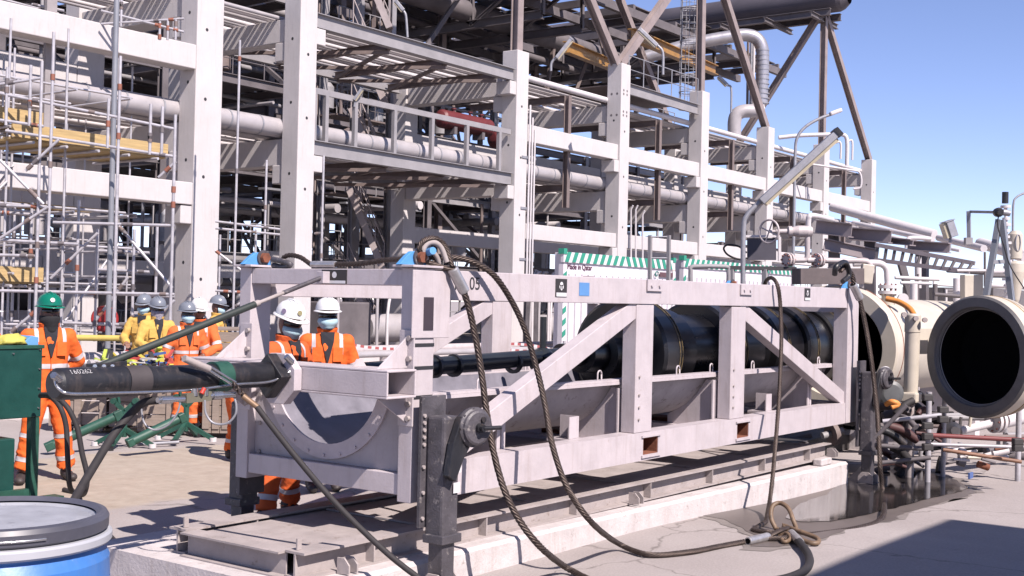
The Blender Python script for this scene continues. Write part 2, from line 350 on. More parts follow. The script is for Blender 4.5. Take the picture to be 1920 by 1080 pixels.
# rails
r = MB(); r.add([], []); 
def rail(v0, v1, z0, z1, dz=0, u0=U0+.192, u1=U1-.332, pockets=(), name='rail'):
    m = MB()
    m.prism([(u0, v0, z0), (u1, v0, z0+dz*.3), (u1, v0, z1+dz), (u0, v0, z1)], (0, v1-v0, 0)); return part(m, name)
rail(VN+.012, VN+.16, 1.842, 2.038, .035, name='top_rail'); rail(VF-.16, VF-.012, 1.842, 2.038, .035, name='top_rail')
def pocket_rail(v0, v1, name):
    # bottom rail in pieces round the two fork pockets, pocket lining is rusty
    m = MB(); z0, z1 = ZB+.0, .79; pk = [(8.69, 8.94), (10.44, 10.69)]; a = U0+.192
    for p0, p1 in pk: m.box((a, v0, z0), (p0, v1, z1)); m.box((p0, v0, z0), (p1, v1, z0+.045)); m.box((p0, v0, z1-.045), (p1, v1, z1)); a = p1
    m.box((a, v0, z0), (U1-.332, v1, z1)); o = part(m, name, bevel=0)
    return o
pocket_rail(VN+.01, VN+.16, 'bottom_rail'); pocket_rail(VF-.16, VF-.01, 'bottom_rail')
for p0, p1 in ((8.69, 8.94), (10.44, 10.69)):
    m = MB(); z0, z1 = ZB+.046, .744; a, b = p0+.004, p1-.004; v0, v1 = VN+.014, VF-.014
    m.box((a, v0, z0), (b, v1, z0+.008)); m.box((a, v0, z1-.008), (b, v1, z1)); m.box((a, v0, z0+.009), (a+.008, v1, z1-.009)); m.box((b-.008, v0, z0+.009), (b, v1, z1-.009))
    part(m, 'fork_pocket', RUST, 0)
    m = MB()
    m.box((p0-.03, VN-.004, z0-.025), (p1+.03, VN+.008, z0-.004)); m.box((p0-.03, VN-.004, z1+.004), (p1+.03, VN+.008, z1+.02)); part(m, 'pocket_lip', PINK, 0)
# uprights near and far
for v0, v1 in ((VN+.02, VN+.15), (VF-.15, VF-.02)):
    for a, b in ((8.56, 8.84), (10.30, 10.60)):
        part(B((a, v0, .792), (b, v1, 1.84)), 'upright')
        m = MB()
        if v0 < 5.5:
            for z in (.9, 1.0, 1.1, 1.25): m.bolt((a+.06, v0, z), (0, -1, 0), .011)
            part(m, 'bolts', DUSTY, 0)
# diagonals
for v, w_ in ((VN+.085, .11), (VF-.085, .11)):
    m = MB(); m.bar((6.16, v, .81), (8.62, v, 1.83), w_, .15); part(m, 'diagonal_brace')
    m = MB(); m.bar((10.50, v, 1.83), (13.28, v, .80), w_, .15); part(m, 'diagonal_brace')
# front end: top beam, bottom beam, end plate with round cut out and bolted ring
part(B((U0+.005, VN+.117, 1.93), (U0+.16, VF-.117, 2.036)), 'end_beam')
part(B((U0+.012, VN+.117, ZB+.04), (U0+.17, VF-.117, .735)), 'end_beam')
part(B((U1-.2, VN+.172, 1.80), (U1-.04, VF-.172, 2.05)), 'end_beam'); part(B((U1-.2, VN+.172, ZB), (U1-.04, VF-.172, .78)), 'end_beam')
CV, CZ = 5.82, 1.36
m = MB(); n = 28; R = .53
arc = [(CV-R*cos(pi*i/n), CZ-.0-R*sin(pi*i/n)) for i in range(n+1)]
for (a, za), (b, zb) in zip(arc[:-1], arc[1:]): m.prism([(U0+.07, a, .737), (U0+.07, b, .737), (U0+.07, b, zb), (U0+.07, a, za)], (.016, 0, 0))
m.box((U0+.07, VN+.117, .737), (U0+.086, CV-R, 1.22)); m.box((U0+.07, CV+R, .737), (U0+.086, VF-.117, 1.22))
part(m, 'end_plate', TROUGH, 0)
m = MB(); 
for i in range(n):
    a0, a1 = pi*i/n, pi*(i+1)/n
    P = lambda a, r: (U0+.052, CV-r*cos(a), CZ-.0-r*sin(a))
    m.prism([P(a0, .50), P(a1, .50), P(a1, .60), P(a0, .60)], (.017, 0, 0))
for i in range(1, 12): a = pi*i/12; m.bolt((U0+.052, CV-.575*cos(a), CZ-.575*sin(a)), (-1, 0, 0), .011, .01)
part(m, 'end_ring', PINKD, 0)
# trough shell along the cradle
def shell(Ra, Rb, ua, ub, name, mt):
    m = MB(); k = 30; A0, A1 = RAD(15), RAD(165)
    for i in range(k):
        a0, a1 = A0+(A1-A0)*i/k, A0+(A1-A0)*(i+1)/k
        q = [(ua, CV-Rb*cos(a0), CZ-Rb*sin(a0)), (ua, CV-Rb*cos(a1), CZ-Rb*sin(a1)), (ub, CV-Rb*cos(a1), CZ-Rb*sin(a1)), (ub, CV-Rb*cos(a0), CZ-Rb*sin(a0))]
        m.add(q, [(0,1,2,3)], True)
        q = [(ua, CV-Ra*cos(a0), CZ-Ra*sin(a0)), (ua, CV-Ra*cos(a1), CZ-Ra*sin(a1)), (ub, CV-Ra*cos(a1), CZ-Ra*sin(a1)), (ub, CV-Ra*cos(a0), CZ-Ra*sin(a0))]
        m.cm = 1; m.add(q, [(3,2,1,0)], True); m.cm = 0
    bm = None; o = m.build(name, mt, cr)
    me = o.data; b_ = bmesh.new(); b_.from_mesh(me); bmesh.ops.remove_doubles(b_, verts=b_.verts, dist=1e-5); bmesh.ops.recalc_face_normals(b_, faces=b_.faces); b_.to_mesh(me); b_.free()
    return o
shell(.555, .567, U0+.09, 13.3, 'trough', [TROUGHI, TROUGHSHADE])
for s in (-1, 1):     # lips with upstanding rings
    v0 = CV+s*.54; v1 = CV+s*.64; m = MB(); m.box((U0+.10, min(v0, v1), 1.205), (13.28, max(v0, v1), 1.222)); m.box((U0+.1, v1-.004, 1.18), (13.28, v1+.004, 1.204)); lip = part(m, 'trough_lip', PINK, 0)
    for u in (6.75, 7.6, 8.33, 9.0, 9.65, 10.3, 11.2, 12.1, 12.9):
        t = MB(); vv = CV+s*.60; t.tube([(u-.03, vv, 1.222), (u-.03, vv, 1.27)]+[(u-.03*cos(pi*k/6), vv, 1.27+.03*sin(pi*k/6)) for k in range(7)]+[(u+.03, vv, 1.27), (u+.03, vv, 1.222)], .007, 6)
        ORG[lip.name] = ORG[cr.name]; t.build('lifting_eye', PINK, lip)
# saddles carrying the trough: cross beams and gusset plates seen through the frame
for u in (6.85, 8.5, 10.2, 12.45):
    m = MB()
    m.box((u, VN+.165, ZB+.02), (u+.2, VF-.165, ZB+.15)); part(m, 'cross_member', PINKD, 0)
    for s in (-1, 1):
        va = CV+s*.64
        vb = CV+s*.35
        zb = CZ-math.sqrt(.567**2-.35**2)
        mm = MB(); mm.prism([(u+.09, va, ZB+.152), (u+.09, va, 1.15), (u+.09, CV+s*.555, 1.15), (u+.09, CV+s*.52, 1.10), (u+.09, CV+s*.46, CZ-.345), (u+.09, vb, zb), (u+.09, CV+s*.15, CZ-.565), (u+.09, CV+s*.15, ZB+.152)], (.014, 0, 0))
        mm.box((u+.05, va-.007, ZB+.152), (u+.088, va+.007, 1.15)); mm.box((u+.106, va-.007, ZB+.152), (u+.15, va+.007, 1.15)); part(mm, 'saddle_gusset', PINK, 0)
for u in (7.95, 11.55):
    m = MB(); m.box((u, VN+.17, ZB+.23), (u+.012, VN+.34, ZB+.40)); m.box((u-.13, VN+.165, ZB+.23), (u-.002, VN+.177, ZB+.40)); m.box((u-.15, VN+.165, ZB+.205), (u+.06, VN+.36, ZB+.228)); part(m, 'stop_bracket', PINK, 0)
part(B((6.0, 5.78, ZB+.11), (13.2, VF-.165, ZB+.118)), 'floor_plate', DUSTY, 0)
# near front corner: cover box, gusset, name plate, strips
part(B((U0-.035, VN-.012, 1.60), (U0+.335, VN-.001, 2.03)), 'corner_cover', PINK, .004)
part(B((U0-.045, VN-.02, 2.046), (U0+.345, VN+.16, 2.062)), 'cap_plate', PINK, .004)
part(B((U0-.045, VF-.16, 2.046), (U0+.2, VF+.02, 2.062)), 'cap_plate', PINK, .004)
m = MB(); 
for z in (1.215, 1.40, 1.545): m.box((U0+.004, VN-.003, z), (U0+.194, VN-.0005, z+.022))
part(m, 'slot', BLACKPR, 0)
m = MB(); m.box((U0+.07, VN-.016, 1.65), (U0+.165, VN-.013, 1.86)); np_ = part(m, 'name_plate', mat('dark_plate', (.05, .035, .045), .5, col2=(.5, .47, .5), thr=.72, scale=14), 0)
m = MB(); m.box((U0+.196, VN+.05, ZB+.1), (U0+.25, VN+.11, 1.84)); part(m, 'inner_angle', PINKD, 0)
# slotted packing strip on near front post
m = MB(); m.box((U0+.193, VN-.002, ZB+.02), (U0+.222, VN+.04, 1.2)); part(m, 'flange_strip', PINK, 0)
m = MB()
for z in (.66, .86, 1.05, 1.14): m.bolt((U0+.1, VN, z), (0, -1, 0), .016, .02)
for z in (.75, .95, 1.15): m.bolt((U0+.086-.02, VN+.16, z), (-1, 0, 0), .012); m.bolt((U0+.066, VF-.17, z), (-1, 0, 0), .016)
part(m, 'bolts', DUSTY, 0)
m = MB(); m.prism([(U0+.1, VN-.013, 1.115), (U0+.31, VN-.013, 1.115), (U0+.31, VN-.013, 1.19), (U0+.25, VN-.013, 1.19), (U0+.225, VN-.013, 1.245), (U0+.19, VN-.013, 1.245), (U0+.165, VN-.013, 1.19), (U0+.1, VN-.013, 1.19)], (0, .011, 0)); part(m, 'pierced_lug', PINK, .002)
# stickers, number and plates on the top rail
def sticker(u0, u1, z0, z1, mt, name='sticker', v=VN+.0085): o = part(B((u0, v, z0), (u1, v+.003, z1)), name, mt, 0); return o
DKP = mat('dark_print', (.035, .03, .028), .5); BLUEP = mat('blue_sticker', (.12, .3, .62), .5)
def crest(u0, u1, z0, z1):
    o = sticker(u0, u1, z0, z1, DKP); c = (u0+u1)/2; h = z1-z0; m = MB()
    for dx, dz, rr in ((0, .68, .16), (-.12, .56, .12), (.12, .56, .12), (0, .5, .12)): m.lathe((c+dx*h*.8, VN+.0065, z0+dz*h), (0, -1, 0), [(0, 0), (0, rr*h)], 10, False)
    m.box((c-.03*h, VN+.0045, z0+.36*h), (c+.03*h, VN+.0065, z0+.6*h)); m.box((u0+.008, VN+.0045, z0+.03*h), (u1-.008, VN+.0065, z0+.24*h)); m.build('emblem', WHITE, o)
crest(7.36, 7.51, 1.885, 2.02); crest(11.97, 12.12, 1.92, 2.05)
sticker(7.68, 7.82, 1.90, 2.0, BLUEP)
text('05', .12, (6.40, VN+.0105, 1.955), (1, 0, 0), (0, 0, 1), BLACKPR, cr, 'number')
text('K', .12, (6.22, VN+.0105, 1.95), (1, 0, 0), (0, 0, 1), BLACKPR, cr, 'number')
ep = MB(); ep.box((U0+.0, 5.60, 1.935), (U0+.0045, 5.83, 2.03)); e_ = part(ep, 'sticker', DKP, 0); ep = MB(); ep.box((U0-.002, 5.61, 1.938), (U0-.0005, 5.82, 1.957)); ep.lathe((U0-.002, 5.71, 1.995), (-1, 0, 0), [(0, 0), (0, .022)], 10, False); ep.build('emblem', WHITE, e_)
for u in (8.69, 10.44):
    m = MB(); m.box((u, VN-.006, 1.955), (u+.25, VN+.008, 2.052)); 
    for du in (.06, .19): m.bolt((u+du, VN-.006, 2.0), (0, -1, 0), .016, .012)
    part(m, 'bolted_plate', PINK, .002)
# blue pad eyes on the four corners, each with its rusty pin boss
for (u, v) in ((U0+.03, VN+.09), (U0+.03, VF-.09), (U1-.2, VN+.09), (U1-.2, VF-.09)):
    m = MB(); m.prism([(u-.10+.0, v+.02, 2.063), (u+.16, v+.02, 2.063), (u+.15, v+.02, 2.11), (u+.10, v+.02, 2.155), (u+.02, v+.02, 2.15), (u-.03, v+.02, 2.12)], (0, -.035, 0)); pe = part(m, 'pad_eye', BLUE, .003)
    m = MB(); m.cyl((u+.08, v-.06, 2.115), (u+.08, v+.06, 2.115), .038, n=6); m.build('pin_nut', RUST, pe)
    m = MB(); m.cyl((u+.08, v-.03, 2.115), (u+.08, v-.018, 2.115), .055, n=18); m.build('washer', JACKM, pe)
# cross channel carrying the hydraulic cylinder, with gussets to the posts
m = MB(); c0, c1, z0, z1 = 5.46, 5.73, 1.235, 1.41; t = .014
m.box((c0, 4.93, z1-t), (c1, 6.78, z1)); m.box((c0, 4.93, z0), (c1, 6.78, z0+t)); m.box((c0, 4.93, z0+t+.001), (c0+t, 6.78, z1-t-.001)); m.box((c1-t, 4.93, z0+t+.001), (c1, 6.78, z1-t-.001)); part(m, 'cross_channel', PINK, .004)
for v in (VN+.04, VF-.10):
    m = MB()
    m.prism([(c0+.03, v, z1+.001), (U0-.015, v, z1+.001), (U0-.015, v, z1+.20)], (0, .012, 0)); m.prism([(c0+.03, v, z0-.001), (U0-.015, v, z0-.001), (U0-.015, v, z0-.17)], (0, .012, 0))
    m.box((U0-.014, v-.05, z0-.19), (U0-.002, v+.07, z1+.24)); part(m, 'mounting_gusset', PINK, .002)
    m = MB()
    for z in (z0-.14, z0-.05, z1+.06, z1+.19): m.bolt((U0-.014, v-.02, z), (-1, 0, 0), .018, .022)
    part(m, 'bolts', DUSTY, 0)
for v in (5.3, 6.52):
    part(MB().prism([(5.55, v, 1.411), (5.67, v, 1.411), (5.63, v, 1.46), (5.59, v, 1.46)], (0, .012, 0)), 'pierced_lug', PINK, 0)

# ================================================================= the corner jacks
def jack(u, v, zt, zf, label, side=-1, wheel=True):
    j = thing('jack_leg', label, 'jack leg', (u, v, zf), 'corner jacks of the cradle')
    s = side; P = lambda du, dv, z: (u+du, v+s*dv, z)
    m = MB(); m.box(P(-.125, -.045, zf+.42), P(.11, -.02, zt+.10)); m.build('back_plate', JACKM, j, bevel=.003)
    m = MB(); m.box(P(-.08, -.018, zf+.36), P(.078, .125, zt-.02)); m.build('outer_tube', JACKM, j, bevel=.018)
    m = MB(); m.box(P(-.095, -.019, zf+.33), P(.095, .145, zf+.385)); m.build('collar', JACKM, j, bevel=.006)
    m = MB(); m.box(P(-.06, .002, zf+.06), P(.06, .115, zf+.34)); m.build('inner_tube', JACKM, j, bevel=.005)
    m = MB(); m.box(P(-.13, -.03, zf), P(.13, .16, zf+.02)); m.build('foot_plate', JACKM, j, bevel=.004)
    for du in (-.085, .07):
        m = MB(); m.prism([P(du, -.02, zf+.02), P(du, .15, zf+.02), P(du, .15, zf+.09), P(du, .10, zf+.14), P(du, .02, zf+.14), P(du, -.02, zf+.09)], (.015, 0, 0)); m.build('foot_lug', DUSTY, j)
    m = MB(); m.cyl(P(-.10, .06, zf+.09), P(.10, .06, zf+.09), .022, n=10); m.build('foot_pin', DUSTY, j)
    m = MB()
    for k in range(5): m.bolt(P(-.105, -.018, zt-.02-k*.045), (0, s, 0), .013)
    for k in range(3): m.bolt(P(-.105, -.018, zt-.34-k*.16), (0, s, 0), .013)
    m.build('bolts', DUSTY, j)
    if wheel:   # gearbox: slanted housing with a round cover and crank stub
        m = MB()
        pr_ = [(-.10, zt-.38), (-.06, zt-.18), (.02, zt-.02), (.10, zt+.02), (.13, zt-.05), (.12, zt-.2), (.05, zt-.28), (-.03, zt-.42)]
        m.prism([P(a, .137, z) for a, z in pr_], (0, s*.05, 0)); m.build('gear_arm', BLACKR, j, bevel=.006)
        hub = V(P(.125, .20, zt-.09)); ax = V((-.22, s*.97, .0)).normalized()
        m = MB(); m.lathe(hub-ax*.02, ax, [(0, 0), (0, .125), (.02, .128), (.035, .125), (.045, .112), (.06, .108), (.068, .095), (.07, 0)], 28)
        for k in range(9): a = 2*pi*k/9; A, B2 = m._frame(ax); m.bolt(hub+ax*.012+(A*cos(a)+B2*sin(a))*.118, ax, .009, .01)
        gc = m.build('gear_cover', JACKM, j)
        m = MB(); m.cyl(hub+ax*.045, hub+ax*.075, .03, n=14); m.cyl(hub+ax*.07, hub+ax*.10, .02, n=10); m.cyl(hub+ax*.09, hub+ax*.10+V((.13, -.03, .0)), .014, n=10); m.cyl(hub+ax*.05+V((.03, 0, .05)), hub+ax*.07+V((.03, 0, .05)), .018, n=10); m.build('crank_stub', BLACKR, gc)
    if s < 0 and zt > 1.1 and u < 8:
        m = MB(); m.box((u+.0, v-.1375, zt-.375), (u+.085, v-.1365, zt-.28)); m.build('sticker', WHITE, j); m = MB(); m.box((u+.01, v-.1375, zt-.50), (u+.075, v-.1365, zt-.435)); m.build('sticker', WHITE, j)
    return j
jack(5.885, 4.885, 1.14, gz(5.9, 4.9), 'worn dark grey jack leg with round gear cover at the near front corner')
jack(5.95, 6.69, 1.10, 0.0, 'black jack leg in shadow at the far front corner behind the hoses', 1, False)
jack(13.42, 4.885, 1.16, -.125, 'grey jack leg with feet in the puddle beside the open door', -1)
jack(13.42, 6.775, 1.16, -.125, 'jack leg on the far side of the cradle next to the launcher mouth', 1, False)

# ================================================================= pig inside the trough
pg = thing('pipeline_pig', 'glossy black pipeline pig of large rubber discs lying in the trough', 'pipeline pig', (9, CV, 1.0))
PIGM = mat('pig_black', (.009, .0085, .010), .30, var=.4, scale=5, col2=(.05, .04, .03), thr=.64); GOLD = mat('pig_brass_edge', (.26, .19, .09), .4, metal=.3, var=.3, scale=9, col2=(.03, .03, .03), thr=.5)
zc = CZ+.03
def seg(prof, name, m=PIGM, n=48): return MB().lathe((0, CV, zc), (1, 0, 0), prof, n).build(name, m, pg)
seg([(8.65, 0), (8.65, .10), (8.95, .10), (8.96, .16), (9.2, .17), (9.21, .24), (9.45, .24)], 'nose')
def cup(a, L, R=.505):
    seg([(a-.0, .10), (a-.0, R-.03), (a+.02, R), (a+L, R), (a+L+.02, R-.05), (a+L+.03, .3), (a+L+.05, .3)], 'body_section')
    seg([(a+L*.80, R+.001), (a+L*.80, R+.004), (a+L*.84, R+.004), (a+L*.83, R+.001)], 'edge_ring', GOLD); seg([(a+L*.95, R+.001), (a+L*.95, R+.007), (a+L*.975, R+.007), (a+L*.975, R+.001)], 'edge_ring', GOLD)
cup(9.62, .30); cup(11.02, .30, .495); cup(12.12, .28, .49); cup(12.95, .28, .485); cup(13.75, .4, .48)
seg([(9.94, .40), (9.98, .42), (10.35, .42), (10.40, .36), (11.02, .36)], 'neck'); seg([(11.34, .38), (11.40, .44), (11.85, .44), (11.9, .38), (12.12, .38)], 'neck'); seg([(12.42, .40), (12.9, .43), (12.95, .40)], 'neck'); seg([(13.2, .42), (13.75, .42)], 'neck')
m = MB()
for a in range(8): t = 2*pi*a/8; m.bolt((9.44, CV+.20*cos(t), zc+.20*sin(t)), (-1, 0, 0), .018, .03)
m.build('bolts', CHROME, pg)
m = MB(); m.cyl((6.2, CV, 1.33), (8.72, CV, zc), .068, n=20); 
rod = tag(m.build('push_rod', mat('rod_black', (.02, .024, .028), .35, var=.3)), 'long black push rod lying in front of the pig above the trough', 'push rod')
for u in (6.95, 7.18, 7.95, 8.3): MB().lathe((u, CV, 1.345), (1, 0, 0), [(0, .06), (0, .088), (.03, .088), (.03, .06)], 20).build('coupling_ring', BLACKR, rod)
m = MB(); m.cyl((8.38, CV, 1.37), (8.38, CV, 1.72), .028, n=10); m.lathe((8.38, CV, 1.37), (0, 0, 1), [(0.02, .12), (.05, .09), (.09, .04)], 12); m.build('handle_post', mat('rod_black', (.02,.024,.028)), rod)
# ================================================================= hydraulic cylinder on the cross channel
hy = thing('hydraulic_cylinder', 'long black hydraulic cylinder with white stencilled number fixed to the cradle front channel', 'hydraulic cylinder', (5.3, CV, 1.33))
cz = 1.345
MB().lathe((0, CV, cz), (1, 0, 0), [(3.79, 0), (3.79, .075), (3.81, .088), (4.22, .088), (4.225, .084), (4.40, .084), (4.405, .080), (5.32, .080), (5.32, 0)], 36).build('barrel', BLACKR, hy)
MB().lathe((0, CV, cz), (1, 0, 0), [(4.225, .086), (4.225, .0875), (4.37, .0875), (4.37, .086)], 36).build('worn_band', mat('worn_band_paint', (.06, .05, .052), .6, var=.3), hy)
MB().lathe((0, CV, cz), (1, 0, 0), [(4.86, .081), (4.86, .094), (4.97, .094), (4.97, .081)], 36).build('clamp', GREENM, hy)
bl = MB(); bl.prism([(5.30, CV+.145*cos(a), cz-.01+.145*sin(a)) for a in [pi/2*k for k in range(4)]], (.085, 0, 0)); bl.build('flange_block', BLACKR, hy, bevel=.006)
bl = MB(); bl.prism([(5.39, CV+.175*cos(a), cz-.03+.175*sin(a)) for a in [pi/4*k+pi/8 for k in range(8)]], (.066, 0, 0)); bl.build('octagonal_plate', PINKD, hy, bevel=.004)
# stencilled number wrapped on the upper near side of the barrel
tcx = at(152, 700, v=5.76).x
tx = text('160262', .046, (0, 0, 0), (1, 0, 0), (0, 1, 0), WHITE, None, 'stencilled_number'); 
a0 = RAD(50)
for v in tx.data.vertices:
    x, y = v.co.x, v.co.y; a = a0+y/.0885; v.co = V((tcx+x, CV-.0892*cos(a), cz+.0892*sin(a)))-ORG[hy.name]
tx.parent = hy
pts = [at(103, 706, d=6.35), at(104, 718, d=6.35), at(112, 730, d=6.34), at(132, 738, d=6.36), at(200, 737, d=6.6), at(350, 732, v=5.725), at(440, 721, v=5.725), at(505, 716, v=5.72), at(535, 702, v=5.71), at(548, 692, v=5.70), at(550, 682, v=5.70), at(543, 672, v=5.72)]
MB().tube(smooth_path(pts, 5), .0085, 8).build('oil_line', CHROME, hy)
m = MB(); m.cyl(at(100, 703, d=6.3), at(112, 712, d=6.36), .02, n=6); m.build('end_fitting', CHROME, hy)
m = MB(); m.cyl(at(536, 668, v=5.70), at(548, 680, v=5.69), .02, n=6); m.build('end_fitting', CHROME, hy)
# valve block and quick couplings hanging under the cylinder
vb = tag(MB().bar(at(345, 747, v=5.70), at(392, 742, v=5.70), .05, .055).build('valve_block', mat('valve_olive', (.16, .15, .11), .5)), 'small olive valve block with couplings under the black cylinder', 'valve')
for a, b, r in (((295, 750), (345, 748), .016), ((300, 750), (322, 749), .024), ((392, 742), (440, 740), .018), ((398, 742), (415, 741), .026), ((365, 728), (365, 742), .022), ((385, 728), (385, 742), .02)):
    MB().cyl(at(*a, v=5.69), at(*b, v=5.69), r, n=10).build('coupling', CHROME, vb)
MB().cyl(at(383, 728, v=5.66), at(378, 738, v=5.66), .014, n=8).build('red_cap', mat('red_plastic', (.6, .05, .03), .5), vb)
# lever chain tensioner lying over the cylinder
tn = thing('chain_tensioner', 'steel tensioner with twin rods slung over the black cylinder', 'tensioner', at(450, 740, v=5.68))
m = MB(); m.cyl(at(385, 690, v=5.70), at(437, 722, v=5.68), .008, n=6); m.build('rod', CHROME, tn); m = MB(); m.cyl(at(395, 688, v=5.70), at(442, 717, v=5.68), .008, n=6); m.build('rod', CHROME, tn)
m = MB(); m.cyl(at(345, 672, v=5.71), at(392, 692, v=5.70), .022, n=8); m.build('threaded_end', DUSTY, tn)
for k in range(7): x = 438+k*4; y = 722+k*4; m = MB(); c = at(x, y, v=5.66); m.tube([c+V((.014*cos(a)*(1 if k % 2 else .4), .014*cos(a)*(0 if k % 2 else 1), .02*sin(a))) for a in [2*pi*i/8 for i in range(8)]], .005, 5, closed=True); m.build('chain_link', ROPE, tn)
m = MB(); m.cyl(at(455, 742, v=5.66), at(485, 765, v=5.6), .018, n=8); m.build('brown_ferrule', mat('brass_worn', (.3, .2, .13), .5, metal=.5), tn)

def hose(name, pts, r, label, m=RUBBER, group=None, k=7, cat='hose'):
    return tag(MB().tube(smooth_path(pts, k), r, 10).build(name, m), label, cat, group)
hose('hydraulic_hose', [at(482, 763, d=7.3), at(510, 800, d=7.28), at(555, 857, d=7.24), at(610, 922, d=7.2), at(665, 980, d=7.18), at(735, 1045, d=7.15), at(800, 1095, d=7.1)], .018, 'black hose sloping down across the front of the cradle towards the near jack')
hose('hydraulic_hose', [at(300, 750, d=7.0), at(270, 755, d=7.0), at(243, 778, d=7.0), at(213, 815, d=6.9), at(180, 868, d=6.7), at(150, 918, d=6.5), at(125, 965, d=6.3), at(110, 1000, d=6.25)], .024, 'thick black hose bending down from the valve block behind the drum')
hose('hydraulic_hose', [at(76, 742, d=10.4), at(95, 744, d=10.2), at(113, 764, d=10.1), at(124, 800, d=10.1), at(127, 860, d=10.1), at(132, 915, d=10.2), at(150, 925, z=.02)], .022, 'shorter of two black hoses hanging from the green cabinet')
hose('hydraulic_hose', [at(78, 740, d=10.3), at(100, 742, d=10.0), at(125, 762, d=9.9), at(144, 800, d=9.9), at(154, 850, d=9.9), at(163, 890, d=9.9), at(160, 920, d=9.9), at(150, 928, z=.02), at(120, 918, z=.02)], .022, 'longer black hose arching out furthest from the green cabinet')
hose('hydraulic_hose', [at(200, 1000, z=.02), at(220, 1022, z=.02), at(245, 1050, z=.02), at(272, 1082, z=.02), at(290, 1100, z=.02)], .024, 'black hose lying on the ground between drum and plinth')
hose('thin_hose', [at(265, 755, d=7.0), at(266, 775, d=7.0), at(272, 795, d=7.0), at(290, 806, d=7.0), at(315, 797, d=7.0), at(332, 775, d=7.0), at(338, 755, d=7.0)], .006, 'thin silver cable hanging in a loop below the valve block, left one', STEELG, 'thin cable loops')
hose('thin_hose', [at(384, 750, d=7.1), at(386, 775, d=7.1), at(400, 793, d=7.1), at(425, 794, d=7.1), at(441, 778, d=7.1), at(443, 760, d=7.1), at(440, 748, d=7.1)], .007, 'thin silver cable looping beside the black front jack', STEELG, 'thin cable loops')
# tie strut holding the cylinder up
st = thing('tie_strut', 'dark sloping tie rod from the cylinder end up to the cradle top beam', 'tie rod', (4.1, 5.85, 1.43))
A_ = at(185, 688, v=5.86); C_ = at(604, 520, u=5.74); D_ = A_.lerp(C_, .66); E_ = A_.lerp(C_, .80)
MB().cyl(A_, D_, .022, n=14).build('tube', mat('strut_dark', (.035, .045, .04), .5, var=.3), st)
MB().cyl(D_, E_, .012, n=10).build('threaded_rod', DUSTY, st); MB().cyl(E_, C_, .015, n=10).build('end_rod', JACKM, st)
m = MB(); m.cyl(D_-(C_-A_)*.005, D_+(C_-A_)*.02, .022, n=6); m.build('nut', DUSTY, st)
m = MB(); m.box(tuple(C_+V((-.02, -.03, -.04))), tuple(C_+V((.045, .03, .04)))); m.build('eye_bracket', PINKD, st, bevel=.004)
m = MB(); m.bar(at(168, 690, v=5.86), at(232, 683, v=5.86), .07, .045); m.build('clevis', BLACKR, st, bevel=.004)
for x in (178, 195, 211): MB().cyl(at(x, 687, v=5.822), at(x, 687, v=5.815), .012, n=8).build('bolt', CHROME, st)

# ================================================================= wire rope slings
def rope_mesh(pts, R, k=8, pitch=None, strands=6):
    P = smooth_path(pts, k); L = [0]
    for a, b in zip(P[:-1], P[1:]): L.append(L[-1]+(b-a).length)
    step = .028; n = max(4, int(L[-1]/step)); Q = []; j = 0
    for i in range(n+1):
        s = L[-1]*i/n
        while j < len(L)-2 and L[j+1] < s: j += 1
        t = (s-L[j])/max(1e-9, L[j+1]-L[j]); Q.append(P[j].lerp(P[j+1], t))
    pitch = pitch or R*8; a = None; fr = []
    for i in range(len(Q)):
        d = (Q[min(i+1, n)]-Q[max(i-1, 0)]).normalized()
        if a is None: a = d.cross(V((.3, .5, .8))).normalized()
        else: a = (a-d*a.dot(d)).normalized()
        fr.append((a.copy(), a.cross(d)))
    m = MB()
    for s in range(strands):
        pts2 = []
        for i, q in enumerate(Q):
            th = 2*pi*(s/strands+i*L[-1]/n/pitch); A, Bv = fr[i]; pts2.append(q+(A*cos(th)+Bv*sin(th))*R*.64)
        m.tube(pts2, R*.36, 5)
    m.tube(Q, R*.5, 6)
    return m
SLG = 'wire rope slings of the cradle'
def ferrule(parent, p, q, r, name='ferrule'): return MB().lathe(p, V(q)-V(p), [(0, r*.7), (0, r*.93), (.01, r), ((V(q)-V(p)).length-.01, r), ((V(q)-V(p)).length, r*.93), ((V(q)-V(p)).length, r*.6)], 20).build(name, ALU, parent)
def rope(parent, pts, R=.023): return rope_mesh(pts, R*1.03).build('wire_rope', ROPE, parent, fixn=False)
# 1: near front corner, leftmost falling rope
s1 = thing('wire_sling', 'wire rope sling falling from the silver ferrule at the near front corner', 'sling', at(870, 540, v=4.93), SLG)
ferrule(s1, at(848, 503, v=4.95), at(871, 547, v=4.93), .037)
rope(s1, [at(868, 542, v=4.93), at(880, 580, v=4.91), at(893, 640, v=4.88), at(903, 700, v=4.84), at(912, 770, v=4.79), at(925, 845, v=4.70), at(946, 920, v=4.60), at(978, 982, v=4.50), at(1018, 1030, v=4.42), at(1062, 1064, z=.05), at(1110, 1090, z=.025)])
lp = [at(790, 478, v=5.06), at(786, 462, v=5.05), at(798, 449, v=5.04), at(818, 447, v=5.02), at(834, 460, v=5.0), at(842, 480, v=4.97), at(848, 500, v=4.95)]
rope(s1, lp, .019); rope(s1, [at(792, 487, v=5.07), at(810, 494, v=5.04), at(835, 503, v=4.98), at(850, 507, v=4.95)], .018)
th = MB(); tp = smooth_path([at(800, 486, v=5.05), at(793, 472, v=5.05), at(800, 458, v=5.04), at(815, 455, v=5.02), at(828, 466, v=5.0), at(838, 492, v=4.97)], 6); th.tube(tp, .018, 8); th.build('thimble', DUSTY, s1)
pn = MB(); pn.cyl(at(790, 477, v=5.12), at(812, 470, v=4.97), .024, n=14); pn.build('shackle_pin', BLUE, s1)
